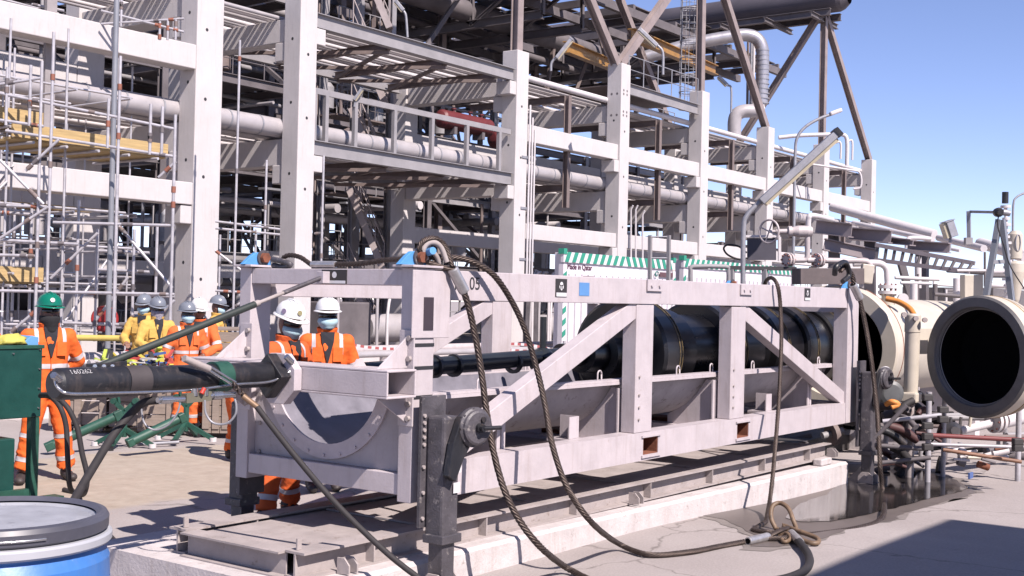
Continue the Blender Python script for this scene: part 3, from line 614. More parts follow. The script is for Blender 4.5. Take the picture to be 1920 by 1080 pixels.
sb = MB(); c = at(806, 488, v=5.03); sb.tube(smooth_path([at(776, 488, v=5.09), at(782, 470, v=5.08), at(800, 462, v=5.06), at(818, 480, v=5.03), at(826, 500, v=5.02)], 5), .017, 8); sb.build('shackle_bow', DUSTY, s1)
# 2: second falling rope, runs along the ground to the knot of links
s2 = thing('wire_sling', 'wire rope sling arching behind the ferrule and running along the ground to the links', 'sling', at(900, 500, v=4.95), SLG)
rope(s2, [at(800, 482, v=5.1), at(845, 482, v=5.05), at(885, 490, v=4.98), at(925, 515, v=4.93), at(958, 562, v=4.9), at(985, 620, v=4.86), at(1006, 690, v=4.80), at(1022, 760, v=4.72), at(1037, 840, v=4.62), at(1064, 915, v=4.5), at(1108, 978, v=4.36), at(1158, 1018, z=.07), at(1215, 1040, z=.025), at(1290, 1035, z=.025), at(1350, 1024, z=.02), at(1404, 1014, z=.02)], .022)
ferrule(s2, at(1402, 1015, z=.03), at(1440, 1006, z=.03), .033)
rope(s2, [at(1438, 1007, z=.03), at(1462, 995, z=.06), at(1482, 990, z=.05), at(1490, 1000, z=.03), at(1470, 1008, z=.03), at(1440, 1010, z=.02)], .02)
# 3: rope looped over the top rail
s3 = thing('wire_sling', 'wire rope looped over the top rail and hanging straight down to the links', 'sling', at(1450, 522, v=4.95), SLG)
rope(s3, [at(1432, 545, v=5.25), at(1436, 528, v=5.16), at(1446, 521, v=5.05), at(1457, 533, v=4.96), at(1463, 570, v=4.94), at(1465, 640, v=4.9), at(1461, 740, v=4.83), at(1455, 820, v=4.75), at(1449, 890, v=4.66), at(1443, 940, v=4.60), at(1436, 978, z=.0)], .021)
rope(s3, [at(1436, 978, z=.0), at(1420, 988, z=.0), at(1412, 995, z=0), at(1440, 998, z=.01), at(1465, 1000, z=.0)], .021)
# 4: right corner
s4 = thing('wire_sling', 'wire rope hanging from the black shackle at the right corner past the jack', 'sling', at(1610, 540, v=4.9), SLG)
ferrule(s4, at(1599, 533, v=4.93), at(1612, 560, v=4.9), .045)
rope(s4, [at(1575, 508, v=5.0), at(1585, 500, v=4.98), at(1597, 515, v=4.95), at(1602, 535, v=4.93)], .03)
rope(s4, [at(1611, 556, v=4.9), at(1623, 610, v=4.84), at(1633, 670, v=4.76), at(1641, 735, v=4.7), at(1647, 800, v=4.62), at(1650, 870, v=4.55), at(1656, 930, v=4.48), at(1658, 958, z=-.05), at(1646, 978, z=-.07), at(1610, 990, z=-.06), at(1560, 998, z=-.05), at(1515, 1003, z=-.03), at(1480, 1003, z=.0)], .026)
sb = MB(); sb.tube(smooth_path([at(1565, 515, v=5.0), at(1568, 500, v=4.97), at(1585, 492, v=4.95), at(1592, 515, v=4.95), at(1580, 528, v=4.97)], 5), .03, 8); sb.build('shackle', BLACKR, s4)
# 5: top sling between the two front pad eyes
s5 = thing('wire_sling', 'wire rope lying along the top of the cradle front beam between the blue pad eyes', 'sling', (5.8, 5.9, 2.08), SLG)
X = 5.82
sh = MB(); sh.tube(smooth_path([at(512, 486, u=X), at(530, 490, u=X-.02), at(545, 496, u=X-.02), at(530, 501, u=X), at(512, 497, u=X)], 5), .02, 8); sh.build('shackle', JACKM, s5)
rope(s5, [at(535, 498, u=X), at(528, 488, u=X), at(540, 479, u=X), at(562, 482, u=X), at(583, 496, u=X)], .018)
ferrule(s5, at(585, 496, u=X), at(630, 496, u=X), .024)
rope(s5, [at(628, 496, u=X), at(680, 494, u=X), at(720, 488, u=X), at(755, 486, u=X), at(785, 482, u=X+.05)], .019)
# links on the ground where the slings meet
# dents, label residue and closure clips on the drum and cabinet are added with them below
LK = mat('link_brown_steel', (.20, .13, .08), .6, var=.3, scale=10, col2=(.1, .07, .05), thr=.55)
lk = thing('sling_links', 'pile of brown steel oval links tangled with rope ends on the ground', 'sling links', at(1480, 1000, z=0))
def link(pts, r=.019): MB().tube(smooth_path(pts+[pts[0]], 6)[:-1], r, 10, closed=True).build('link', LK, lk)
link([at(1455, 992, z=.01), at(1446, 972, z=.09), at(1448, 950, z=.18), at(1462, 943, z=.21), at(1478, 953, z=.18), at(1487, 975, z=.1), at(1492, 992, z=.03), at(1478, 996, z=.015)])
link([at(1468, 985, z=.05), at(1495, 995, z=.05), at(1530, 1008, z=.03), at(1534, 1017, z=.02), at(1520, 1018, z=.02), at(1495, 1008, z=.03), at(1478, 998, z=.03)])
link([at(1462, 1005, z=.02), at(1475, 1000, z=.05), at(1482, 1010, z=.03), at(1470, 1016, z=.02)], .016)
hose('sling_tail', [at(1490, 1006, z=.04), at(1502, 1020, z=.04), at(1515, 1038, z=.035), at(1518, 1055, z=.035), at(1508, 1070, z=.03), at(1480, 1083, z=.03), at(1440, 1092, z=.03)], .03, 'dark covered sling tail curling from the links towards the bottom edge', RUBBER, cat='sling')
m = MB(); m.cyl(at(1484, 1000, z=.04), at(1500, 1016, z=.04), .034, n=12); m.build('sleeve', ALU, lk)

# ================================================================= launcher barrel, open door
la = thing('launcher_barrel', 'cream launcher vessel with a wide mouth ring behind the cradle right end', 'vessel', (15, CV, 1.36))
zl = 1.34
MB().lathe((0, CV, zl), (1, 0, 0), [(14.95, .60), (14.9, .62), (14.9, .79), (14.93, .81), (15.12, .81), (15.16, .77), (15.22, .70)], 64).build('mouth_ring', CREAM, la)
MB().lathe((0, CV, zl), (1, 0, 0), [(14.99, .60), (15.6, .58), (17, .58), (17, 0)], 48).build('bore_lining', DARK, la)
MB().lathe((0, CV, zl), (1, 0, 0), [(15.22, .68), (15.5, .66), (20.5, .66), (21.4, .40), (30, .40)], 48).build('shell', CREAM, la)
MB().lathe((0, CV, zl), (1, 0, 0), [(15.125, .812), (15.135, .818), (15.155, .812)], 64).build('rust_line', RUST, la)
for u in (16.5, 19.5): m = MB(); m.box((u, CV-.5, -.12), (u+.25, CV+.5, zl-.55)); m.build('saddle', CONC, la)
# orange hose draped over the barrel
hose('orange_hose', [at(1662, 560, d=15.0), at(1685, 566, d=14.9), at(1705, 578, d=14.7), at(1715, 592, d=14.5)], .035, 'short orange hose laid over the cream barrel by the hinge', mat('orange_rubber', (.75, .28, .06), .6))
# hinge column
hi = thing('hinge_column', 'cream vertical hinge cylinder between the launcher mouth and the open door', 'hinge', at(1712, 740, d=14.2))
ht, hb = at(1712, 588, d=14.2), at(1708, 735, d=14.2)
MB().lathe(hb, ht-hb, [(0, 0), (0, .085), (.70, .085), (.705, .092), (.90, .092), (.92, .08), (.92, 0)], 24).build('column', CREAM, hi)
m = MB(); m.bar(at(1715, 640, d=14.3), at(1775, 640, d=14.6), .05, .3); m.build('bracket', CREAM, hi)
for x, y in ((1694, 590), (1716, 597), (1733, 600)): m = MB(); m.cyl(at(x, y, d=14.1), at(x+2, y, d=14.05), .03, n=8); m.build('bolt', DUSTY, hi)
m = MB(); m.box(tuple(hb+V((-.12, -.1, -.12))), tuple(hb+V((.12, .1, 0)))); m.build('foot', CREAM, hi, bevel=.02)
MB().cyl((hb.x, hb.y, -.12), (hb.x, hb.y, hb.z-.11), .05, n=12).build('support_post', DUSTY, hi)
# open door: faces the camera side, dished head behind
dc = at(1829, 669, d=13.6); ang = RAD(-22); da = V((cos(ang), sin(ang), 0)) # axis away from the viewer
do = thing('launcher_door', 'huge round open closure door with a black bore facing the viewer', 'vessel door', tuple(dc))
Rd = .69
MB().lathe(dc, da, [(.02, Rd*.80), (0, Rd*.82), (-.0, Rd*.965), (.03, Rd)], 72).build('face_ring', mat('door_face_grey', (.13, .125, .125), .45, var=.25, scale=6), do)
MB().lathe(dc, da, [(.021, Rd*.80), (.05, Rd*.785), (.06, Rd*.80), (.075, Rd*.77)], 72).build('seal_ring', mat('seal_ring_grey', (.24, .23, .225), .4, var=.2), do)
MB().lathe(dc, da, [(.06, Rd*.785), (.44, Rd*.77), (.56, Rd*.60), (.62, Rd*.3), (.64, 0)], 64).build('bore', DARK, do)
MB().lathe(dc, da, [(.03, Rd), (.20, Rd), (.215, Rd*.97), (.30, Rd*.965), (.31, Rd*.985), (.34, Rd*.985), (.345, Rd*.95), (.52, Rd*.86), (.66, Rd*.66), (.74, Rd*.35), (.76, 0)], 72).build('dished_head', CREAM, do)
MB().lathe(dc, da, [(.205, Rd*1.001), (.21, Rd*1.006), (.22, Rd*.98)], 72).build('rust_line', mat('rust_yellow', (.42, .26, .08), .8, var=.4, scale=9), do)

# ================================================================= drum and cabinet, lower left
dr = thing('plastic_drum', 'big blue plastic drum with a grey lid in the lower left corner', 'drum', (0, 0, 0)); 
dcn = at(-2, 962, d=3.28); dr.location = (dcn.x, dcn.y, .36); ORG[dr.name] = V((dcn.x, dcn.y, .36)); zt = dcn.z
o = V((dcn.x, dcn.y, 0)); ax = (0, 0, 1); DB = mat('drum_blue_plastic', (.06, .20, .54), .4, var=.12, scale=9, bump=.08, col2=(.2, .33, .6), thr=.62, streak=.3, dirt=(.22, .26, .34))
MB().lathe(o, ax, [(.36, 0), (.36, .25), (.40, .28), (zt-.5, .295), (zt-.3, .296), (zt-.12, .288), (zt-.085, .272), (zt-.07, .27)], 64).build('body', DB, dr)
MB().lathe(o, ax, [(zt-.078, .272), (zt-.078, .288), (zt-.072, .294), (zt-.055, .294), (zt-.049, .288), (zt-.047, .27)], 64).build('collar_ring', mat('drum_collar_white', (.45, .46, .50), .4, var=.1), dr)
MB().lathe(o, ax, [(zt-.046, .268), (zt-.046, .276), (zt-.040, .284), (zt-.012, .285), (zt+.0, .278), (zt+.004, .264), (zt-.008, .25)], 64).build('clamp_band', mat('drum_band_dark', (.085, .085, .11), .45, var=.3), dr)
MB().lathe(o, ax, [(zt-.013, .252), (zt-.02, .24), (zt-.014, .2), (zt-.012, .0)], 64).build('lid', mat('drum_lid', (.36, .37, .41), .5, var=.2, scale=9, col2=(.22, .22, .25), thr=.58, bump=.15), dr)
m = MB(); m.tube([o+V((.287*cos(a), .287*sin(a), zt-.026)) for a in [RAD(-150+4*i) for i in range(14)]], .004, 6); m.build('clamp_lever', CHROME, dr)
pal = thing('pallet_stack', 'low stack of wooden pallets that the blue drum stands on', 'pallet', (dcn.x, dcn.y, 0))
for z in (0, .18):
    for k in range(6): MB().box((dcn.x-.5, dcn.y-.5+k*.18, z+.125), (dcn.x+.5, dcn.y-.38+k*.18, z+.148)).build('board', CRATE, pal)
    for k in range(3): MB().box((dcn.x-.5+k*.45, dcn.y-.5, z+.02), (dcn.x-.4+k*.45, dcn.y+.52, z+.124)).build('bearer', CRATE, pal)
# green power cabinet
ce = at(79, 700, d=10.6); cu_, cv_ = ce.x, ce.y
cb = thing('green_cabinet', 'dark green steel power unit cabinet at the left edge in front of the man', 'cabinet', (cu_-.6, cv_+.5, 0))
zt1 = at(79, 649, u=cu_, ).z; zb1 = at(79, 782, u=cu_).z
MB().box((cu_-1.4, cv_, zb1), (cu_, cv_+1.0, zt1)).build('upper_body', GREEN, cb, bevel=.01)
MB().box((cu_-1.4, cv_-.012, zt1-.02), (cu_+.012, cv_+1.0, zt1+.012)).build('top_plate', GREENM, cb, bevel=.004)
m = MB()
for k in range(4): m.bolt((cu_-.03, cv_, zb1+.08+k*.17), (0, -1, 0), .008)
for k in range(5): m.bolt((cu_-.28-k*.25, cv_, zt1-.06), (0, -1, 0), .008)
m.build('screws', CHROME, cb)
MB().box((cu_-1.4, cv_+.08, .1), (cu_-.19, cv_+.9, .56)).build('lower_body', GREEN, cb, bevel=.01)
for u, v in ((cu_-.085, cv_+.005), (cu_-.085, cv_+.9), (cu_-1.38, cv_+.005), (cu_-1.38, cv_+.9)): B((u, v, .0), (u+.075, v+.075, zb1-.002)).build('leg', GREENM, cb)
B((cu_-1.3, cv_+.01, .05), (cu_-.088, cv_+.07, .12)).build('base_rail', GREENM, cb)
B((cu_-1.5, cv_-.15, .0), (cu_+.15, cv_-.005, .05)).build('skid_rail', GREENM, cb)
MB().box((cu_-.75, cv_-.006, zb1+.04), (cu_-.742, cv_-.001, zt1-.06)).build('door_seam', BLACKPR, cb)
# things left on the cabinet
def rag(name, c, r, m, label, cat, sc=(1, .7, .5), seed=0):
    o = MB().sphere((0, 0, 0), 1, 22, 14)
    vs = []
    for p in o.v:
        k = 1+.35*noise.noise(p*1.7+V((seed, 3, 1)))+.2*noise.noise(p*4+V((seed, 0, 0))); q = V((p.x*sc[0], p.y*sc[1], max(-.35, p.z)*sc[2]))*r*k; vs.append(V(c)+q)
    o.v = vs; return tag(o.build(name, m), label, cat)
YG = mat('glove_yellow', (.55, .50, .10), .8, var=.2, scale=20, col2=(.7, .7, .55), thr=.6)
rag('work_gloves', at(22, 640, u=cu_-.25), .13, YG, 'yellow work gloves lying on top of the green cabinet', 'gloves', seed=3)
m = MB(); p0 = at(40, 647, u=cu_-.18); p1 = at(72, 648, u=cu_-.05); m.prism([p0, p1, p1+V((.0, 0, .075)), p0.lerp(p1, .6)+V((0, 0, .085)), p0+V((.02, 0, .03))], (0, .16, 0))
tag(m.build('blue_folder', mat('blue_plastic', (.13, .34, .62), .5), bevel=.004), 'blue plastic folder lying beside the yellow gloves on the cabinet', 'folder')
# ================================================================= people
GAIT = mat('black_gaiter', (.012, .012, .015), .9, var=.3, scale=12, bump=.5); MASKB = mat('surgical_mask_blue', (.42, .60, .68), .8, bump=.3, bscale=40)
BOOT = mat('dark_boot', (.05, .04, .04), .6, var=.3, scale=12); GLASS = mat('dark_glasses', (.01, .01, .012), .1, spec=.8)
HWHITE = mat('helmet_white', (.80, .80, .80), .25, var=.03); HGREY = mat('helmet_grey', (.20, .22, .26), .3, var=.05); HGREEN = mat('helmet_green', (.005, .17, .11), .22, var=.05)
UNDER = mat('dark_shirt', (.02, .02, .028), .9); CHECK = mat('patterned_scarf', (.45, .42, .48), .9, var=.3, scale=30, col2=(.15, .12, .2), thr=.5)
_tex = bpy.data.textures.new('folds', 'CLOUDS'); _tex.noise_scale = .11; _tex.noise_depth = 2
def finish(mb, name, m, parent, vox, disp=0, smooth=4):
    o = mb.build(name, m, parent, fixn=True)
    r = o.modifiers.new('r', 'REMESH'); r.mode = 'VOXEL'; r.voxel_size = vox; r.use_smooth_shade = True
    s = o.modifiers.new('s', 'SMOOTH'); s.factor = .5; s.iterations = smooth
    if disp:
        d = o.modifiers.new('d', 'DISPLACE'); d.texture = _tex; d.strength = disp; d.mid_level = .5; d.texture_coords = 'LOCAL'
    dg = bpy.context.evaluated_depsgraph_get(); me = bpy.data.meshes.new_from_object(o.evaluated_get(dg)); old = o.data; o.modifiers.clear(); o.data = me; me.name = name; bpy.data.meshes.remove(old)
    me.materials.clear(); me.materials.append(m); me.polygons.foreach_set('use_smooth', [True]*len(me.polygons)); return o
def loft(m, rings, n=20):
    """rings: (cx, cy, z, rx, ry)"""
    vs = []
    for cx, cy, z, rx, ry in rings: vs += [(cx+rx*cos(2*pi*i/n), cy+ry*sin(2*pi*i/n), z) for i in range(n)]
    k = len(rings); f = [(j*n+i, j*n+(i+1) % n, (j+1)*n+(i+1) % n, (j+1)*n+i) for j in range(k-1) for i in range(n)]
    f += [tuple(range(n))[::-1], tuple(range((k-1)*n, k*n))]; m.add(vs, f, True)
def hand(parent, W, D, m, T, side=1, curl=.5):
    """palm + four fingers + thumb; W wrist, D direction (local)"""
    h = MB(); d = D.normalized(); up = V((0, 0, 1)) if abs(d.z) < .8 else V((0, 1, 0)); a = d.cross(up).normalized()*side; n = a.cross(d)*side
    c = W+d*.045; h.bar(W-d*.02, W+d*.085, .075, .03, up=n)
    for k, L in enumerate((.068, .078, .073, .056)):
        b = W+d*.08+a*(.028-.0185*k); h.tube([b, b+d*L*.5-n*L*.15*curl, b+d*L*.8-n*L*.55*curl, b+d*L*(1-.3*curl)-n*L*.95*curl], [.0095, .009, .0085, .007], 7)
    h.tube([W+d*.01+a*.03, W+d*.04+a*.055, W+d*.075+a*.062-n*.015], [.012, .011, .008], 7)
    h.v = [T @ p for p in h.v]; return finish(h, 'hand', m, parent, .0055, 0, 3)
def band(cov, T, p, ax, w, rad, m, name='reflective_band', lift=.004):
    bm = bmesh.new(); bm.from_mesh(cov.data); Ti = T.inverted(); off = ORG[cov.name]
    for v in bm.verts: v.co = Ti @ (v.co+off)
    p, ax = V(p), V(ax).normalized()
    for s in (-1, 1):
        bmesh.ops.bisect_plane(bm, geom=bm.verts[:]+bm.edges[:]+bm.faces[:], plane_co=p+ax*s*w/2, plane_no=ax*s, clear_outer=True)
    bad = [f for f in bm.faces if ((f.calc_center_median()-p)-ax*((f.calc_center_median()-p).dot(ax))).length > rad]
    bmesh.ops.delete(bm, geom=bad, context='FACES'); bm.normal_update()
    for v in bm.verts: v.co += v.normal*lift
    for v in bm.verts: v.co = T @ v.co-off
    if not bm.faces: bm.free(); return
    me = bpy.data.meshes.new(name); bm.to_mesh(me); bm.free(); me.materials.append(m); me.polygons.foreach_set('use_smooth', [True]*len(me.polygons))
    o = bpy.data.objects.new(name, me); COL.objects.link(o); o.parent = cov; ORG[o.name] = off
def person(x, y, face, label, suit, helmet, H=1.75, arms='down', feet=None, lean=0, headturn=0, mask='mask', bands=True, group=None, glasses=True, z=0, emblem=False, hands=True, headdown=0, shirt=True):
    t = thing('person', label, 'person', (x, y, z), group); k = H/1.75
    T = Matrix.Translation((x, y, z)) @ Matrix.Rotation(face-pi/2, 4, 'Z') @ Matrix.Scale(k, 4)
    feet = feet or [(-.11, 0, 0), (.12, .06, .1)]
    L = lambda yy, zz: V((0, yy, zz))
    ly = lambda zz: lean*max(0, (zz-.95))       # forward lean
    sh = [V((-.178, ly(1.41), 1.375)), V((.178, ly(1.41), 1.375))]
    A = {'down': [((-.27, -.02, 1.13), (-.25, .10, .90)), ((.27, -.02, 1.13), (.25, .10, .90))],
         'crossed': [((-.30, .05, 1.15), (.02, .20, 1.12)), ((.30, .05, 1.15), (-.03, .22, 1.17))],
         'behind': [((-.30, -.07, 1.15), (-.12, -.17, .95)), ((.30, -.07, 1.15), (.12, -.17, .95))],
         'hips': [((-.40, -.06, 1.15), (-.20, .08, 1.02)), ((.40, -.06, 1.15), (.20, .08, 1.02))],
         'work': [((-.28, .08, 1.13), (-.14, .32, 1.02)), ((.28, .08, 1.13), (.14, .32, 1.05))],
         'reach': [((-.26, .16, 1.15), (-.18, .42, 1.05)), ((.27, -.02, 1.13), (.23, .12, .92))]}[arms]
    A = [[V(e)+V((0, ly(1.13), 0)), V(w)+V((0, ly(1.05), 0))] for e, w in A]
    hipz = .90; hips = [V((-.085, 0, hipz)), V((.085, 0, hipz))]; hc = V((0, ly(1.62)+.012, 1.60))
    ank = [V((f[0], f[1], .09)) for f in feet]; kn = [h.lerp(a, .5)+V((0, .035, 0)) for h, a in zip(hips, ank)]
    # body: one continuous figure
    m = MB(); loft(m, [(0, 0, .86, .13, .09), (0, 0, .96, .145, .10), (0, ly(1.1), 1.1, .13, .09), (0, ly(1.3), 1.3, .16, .10), (0, ly(1.4), 1.40, .15, .08), (0, ly(1.46), 1.45, .06, .06)])
    m.tube([V((0, ly(1.44), 1.42)), hc-V((0, .01, .08))], [.060, .056], 12)
    m.sphere(hc, 1, 18, 12, (.078, .097, .115)); m.sphere(hc+V((0, .03, -.055)), 1, 14, 8, (.058, .065, .058))
    m.tube([hc+V((0, .088, .012)), hc+V((0, .112, -.022)), hc+V((0, .09, -.03))], [.010, .015, .010], 8)
    for s in (-1, 1): m.sphere(hc+V((s*.078, -.005, -.005)), 1, 8, 6, (.012, .022, .032))
    for i in (0, 1):
        m.tube([sh[i]*.9+V((0, 0, .13)), sh[i], A[i][0], A[i][1]], [.05, .052, .042, .030], 10); m.tube([hips[i], kn[i], ank[i]], [.075, .052, .04], 10)
    m.v = [T @ p for p in m.v]; body = finish(m, 'body', SKIN, t, .013*k)
    # coverall
    m = MB(); loft(m, [(0, 0, .80, .12, .09), (0, 0, .87, .172, .128), (0, -.005, .95, .182, .135), (0, ly(1.03), 1.03, .172, .125), (0, ly(1.1), 1.10, .178, .128), (0, ly(1.22), 1.22, .192, .133), (0, ly(1.32), 1.32, .205, .13), (0, ly(1.40), 1.39, .175, .112), (0, ly(1.44), 1.44, .125, .10), (0, ly(1.47), 1.47, .085, .082), (0, ly(1.5), 1.495, .078, .078)], 28)
    for i in (0, 1):
        s = -1 if i == 0 else 1; wr = A[i][0].lerp(A[i][1], .93)
        m.tube([sh[i]-V((s*.07, 0, -.0)), sh[i]+V((0, 0, .0)), sh[i].lerp(A[i][0], .5), A[i][0], A[i][0].lerp(A[i][1], .5), wr], [.082, .084, .072, .064, .058, .050], 14)
        m.sphere(A[i][0], .066, 10, 8); m.sphere(sh[i], .084, 12, 8)
        hem = kn[i].lerp(ank[i], .90)
        m.tube([hips[i]+V((0, 0, .05)), hips[i]-V((0, 0, .05)), hips[i].lerp(kn[i], .55), kn[i], kn[i].lerp(ank[i], .5), hem], [.105, .110, .098, .084, .078, .086], 14)
        m.sphere(kn[i], .084, 10, 8)
    # folds at elbows, waist, knees and hems: soft rings
    rnd = random.Random(int(x*100)+int(y*10))
    for i in (0, 1):
        for q in (.35, .62, .8): c = A[i][0].lerp(A[i][1], q); d = (A[i][1]-A[i][0]).normalized(); m.lathe(c-d*.01, d, [(0, .05), (.01, .068), (.02, .05)], 10)
        for q in (.2, .55, .78, .9): c = kn[i].lerp(ank[i], q); d = (ank[i]-kn[i]).normalized()+V((rnd.uniform(-.3, .3), rnd.uniform(-.3, .3), 0)); m.lathe(c, d, [(0, .074), (.013, .094), (.028, .074)], 12)
    m.v = [T @ p for p in m.v]; cov = finish(m, 'coverall', suit, t, .0135*k, .03, 4)
    # collar
    cl = MB(); cl.lathe(V((0, ly(1.48), 1.455)), (0, .12, 1), [(0, .088), (.05, .098), (.056, .094), (.01, .082)], 20); cl.v = [T @ p for p in cl.v]; cl.build('collar', suit, cov)
    if shirt:
        sv = MB(); sv.prism([(-.065, ly(1.4)+.084, 1.47), (.065, ly(1.4)+.084, 1.47), (.055, ly(1.35)+.118, 1.38), (.006, ly(1.2)+.144, 1.19), (-.006, ly(1.2)+.144, 1.19), (-.055, ly(1.35)+.118, 1.38)], (0, .01, 0)); sv.v = [T @ p for p in sv.v]; sv.build('shirt_front', UNDER, t)
    zp = MB(); zp.tube([(0, ly(1.27)+.136, 1.27), (0, ly(1.12)+.137, 1.12), (0, .14, .98)], .005, 5)
    for s in (-1, 1): zp.prism([(s*.05, ly(1.3)+.128, 1.33), (s*.14, ly(1.3)+.113, 1.33), (s*.14, ly(1.2)+.117, 1.20), (s*.05, ly(1.2)+.133, 1.20)], (0, .012, 0))
    zp.v = [T @ p for p in zp.v]; zp.build('chest_pocket', suit, cov)
    if bands:
        band(cov, T, (0, ly(1.1), 1.10), (0, 0, 1), .045, .215, REFL)
        for i, s in ((0, -1), (1, 1)):
            d = A[i][0]-sh[i]; band(cov, T, sh[i].lerp(A[i][0], .82), d, .045, .10, REFL)
            d = ank[i]-kn[i]; band(cov, T, kn[i].lerp(ank[i], .12), d, .04, .12, REFL); band(cov, T, kn[i].lerp(ank[i], .66), d, .045, .12, REFL)
            band(cov, T, (s*.125, ly(1.35), 1.40), (1, 0, 0), .035, .16, REFL)
    # boots
    for i, f in enumerate(feet):
        b = MB(); R_ = Matrix.Rotation(f[2], 3, 'Z'); 
        for (yy, zz, rx, ry, rz) in ((-.02, .075, .052, .06, .075), (.05, .05, .05, .07, .048), (.13, .042, .05, .07, .04)): b.sphere(V((f[0], f[1], 0))+R_ @ V((0, yy, zz)), 1, 12, 8, (rx, ry, rz))
        b.v = [T @ p for p in b.v]; finish(b, 'boot', BOOT, t, .012)
    if hands:
        for i in (0, 1): hand(t, A[i][1], (A[i][1]-A[i][0]), SKIN, T, 1 if i else -1)
    # head gear (turned with the head)
    Hm = T @ Matrix.Translation(hc) @ Matrix.Rotation(headturn, 4, 'Z') @ Matrix.Rotation(-headdown, 4, 'X')
    def hput(b, name, mt, par=t):
        b.v = [Hm @ p for p in b.v]; return b.build(name, mt, par)
    b = MB(); n = 28; rings = []; prof = [(.020, 1.02), (.05, 1.0), (.085, .90), (.115, .70), (.134, .40), (.14, 0)]
    base = .054
    vs = []; 
    for j, (zz, rr) in enumerate(prof[:-1]):
        vs += [V((.112*rr*cos(2*pi*i/n), .137*rr*sin(2*pi*i/n)-.005, base+zz*1.0)) for i in range(n)]
    vs.append(V((0, 0, base+.141))); f = [(j*n+i, j*n+(i+1) % n, (j+1)*n+(i+1) % n, (j+1)*n+i) for j in range(4) for i in range(n)]+[(4*n+i, 4*n+(i+1) % n, 5*n) for i in range(n)]
    b.add(vs, f, True)
    # brim: wider in front
    def br(i, e, zz): a = 2*pi*i/n; ex = e*(1+1.6*max(0, sin(a))**2); return V(((.114+ex)*cos(a), (.139+ex)*sin(a)-.005, base+zz-.012*max(0, sin(a))**2))
    b.add([br(i, 0, .020) for i in range(n)]+[br(i, .018, .010) for i in range(n)]+[br(i, .018, .004) for i in range(n)]+[br(i, -.006, .012) for i in range(n)], [(j*n+i, j*n+(i+1) % n, (j+1)*n+(i+1) % n, (j+1)*n+i) for j in range(3) for i in range(n)], True)
    b.tube([(0, .105, base+.09), (0, .06, base+.135), (0, 0, base+.148), (0, -.06, base+.138), (0, -.11, base+.09)], .009, 6)
    for s in (-.035, .035): b.tube([(s, .095, base+.09), (s, .05, base+.129), (s, 0, base+.14), (s, -.05, base+.13), (s, -.10, base+.085)], .006, 6)
    he = hput(b, 'helmet', helmet)
    if emblem:
        b = MB(); b.lathe((.02, .126, base+.072), (.12, 1, .35), [(0, 0), (0, .021), (.004, .021), (.004, 0)], 14); hput(b, 'emblem', WHITE if helmet is not HWHITE else mat('emblem_olive', (.3, .27, .15), .5), he)
        if helmet is HWHITE: b = MB(); b.lathe((.103, .03, base+.06), (1, .2, .25), [(0, 0), (0, .022), (.006, .022), (.006, 0)], 14); hput(b, 'emblem', mat('emblem_violet', (.25, .2, .3), .5), he)
    for s in (-1, 1): b = MB(); b.tube([(s*.085, .03, base+.02), (s*.082, .03, -.03), (s*.06, .05, -.10)], .003, 4); hput(b, 'chin_strap', BLACKPR, he)
    if glasses:
        b = MB()
        b.add([V((.082*sin(a)*r, .100*cos(a)*r+.004, zz)) for r, zz in ((1.0, .040), (1.06, .038), (1.07, .012), (1.0, .004)) for a in [RAD(-75+12.5*i) for i in range(13)]], [(j*13+i, j*13+i+1, (j+1)*13+i+1, (j+1)*13+i) for j in range(3) for i in range(12)], True); hput(b, 'sunglasses', GLASS)
    if mask:
        mm, lo, hi_ = {'mask': (MASKB, -.105, .0), 'gaiter': (GAIT, -.20, -.026), 'scarf': (CHECK, -.19, .0), 'half': (MASKB, -.10, -.005)}[mask]
        b = MB(); wd = 75 if mask in ('mask', 'half') else 180; K = 24; rows = []
        for j in range(7):
            q = j/6; zz = hi_+(lo-hi_)*q; bul = 1.10+.16*sin(pi*min(1, q*1.3)) if wd < 100 else 1.12+.05*sin(9*q)+.04*q*2
            rx, ry = .080*(1-(.45*max(0, q-.35) if wd < 100 else .42*max(0, q-.30))), .098*(1-(.30*max(0, q-.5) if wd < 100 else .30*max(0, q-.35)))
            rows.append([V((rx*bul*sin(a)*(1+(.02*sin(a*5+j*1.3) if wd > 100 else 0)), ry*bul*cos(a)+.004+(.012*q if wd < 100 else 0), zz+(0.012*cos(a*2+j) if wd > 100 and j > 0 else 0))) for a in [RAD(-wd+2*wd*i/K) for i in range(K+1)]])
        b.add([p for r in rows for p in r], [(j*(K+1)+i, j*(K+1)+i+1, (j+1)*(K+1)+i+1, (j+1)*(K+1)+i) for j in range(6) for i in range(K)], True)
        mo = hput(b, {'mask': 'face_mask', 'half': 'face_mask', 'gaiter': 'neck_gaiter', 'scarf': 'scarf'}[mask], mm); sm_ = mo.modifiers.new('s', 'SOLIDIFY'); sm_.thickness = .004
    return t
ORANGE2 = mat('orange_coverall_faded', (.78, .16, .035), .88, var=.2, scale=9, bump=.7, bscale=18, col2=(.5, .12, .05), thr=.66); ORANGE3 = mat('orange_coverall_dirty', (.72, .12, .02), .85, var=.2, scale=5, bump=.7, bscale=26, col2=(.35, .10, .05), thr=.62)
def toward(x, y, off=0): return math.atan2(-y, -x)+off
def gpt(px, py, z=0): p = at(px, py, z=z); return p.x, p.y
x, y = gpt(84, 902)
person(x, y, toward(x, y, RAD(12)), 'man in green helmet and black neck gaiter standing with hands behind his back', ORANGE, HGREEN, H=1.78, arms='behind', feet=[(-.20, -.02, .2), (.22, .05, -.35)], mask='gaiter', emblem=True, headturn=RAD(8))
p = at(-30, 640, d=12.2); person(p.x, p.y, toward(p.x, p.y, RAD(60)), 'man in orange coverall with folded arms cut off by the left edge', ORANGE, HWHITE, H=1.72, arms='crossed', mask=None, bands=False)
x, y = gpt(345, 810)
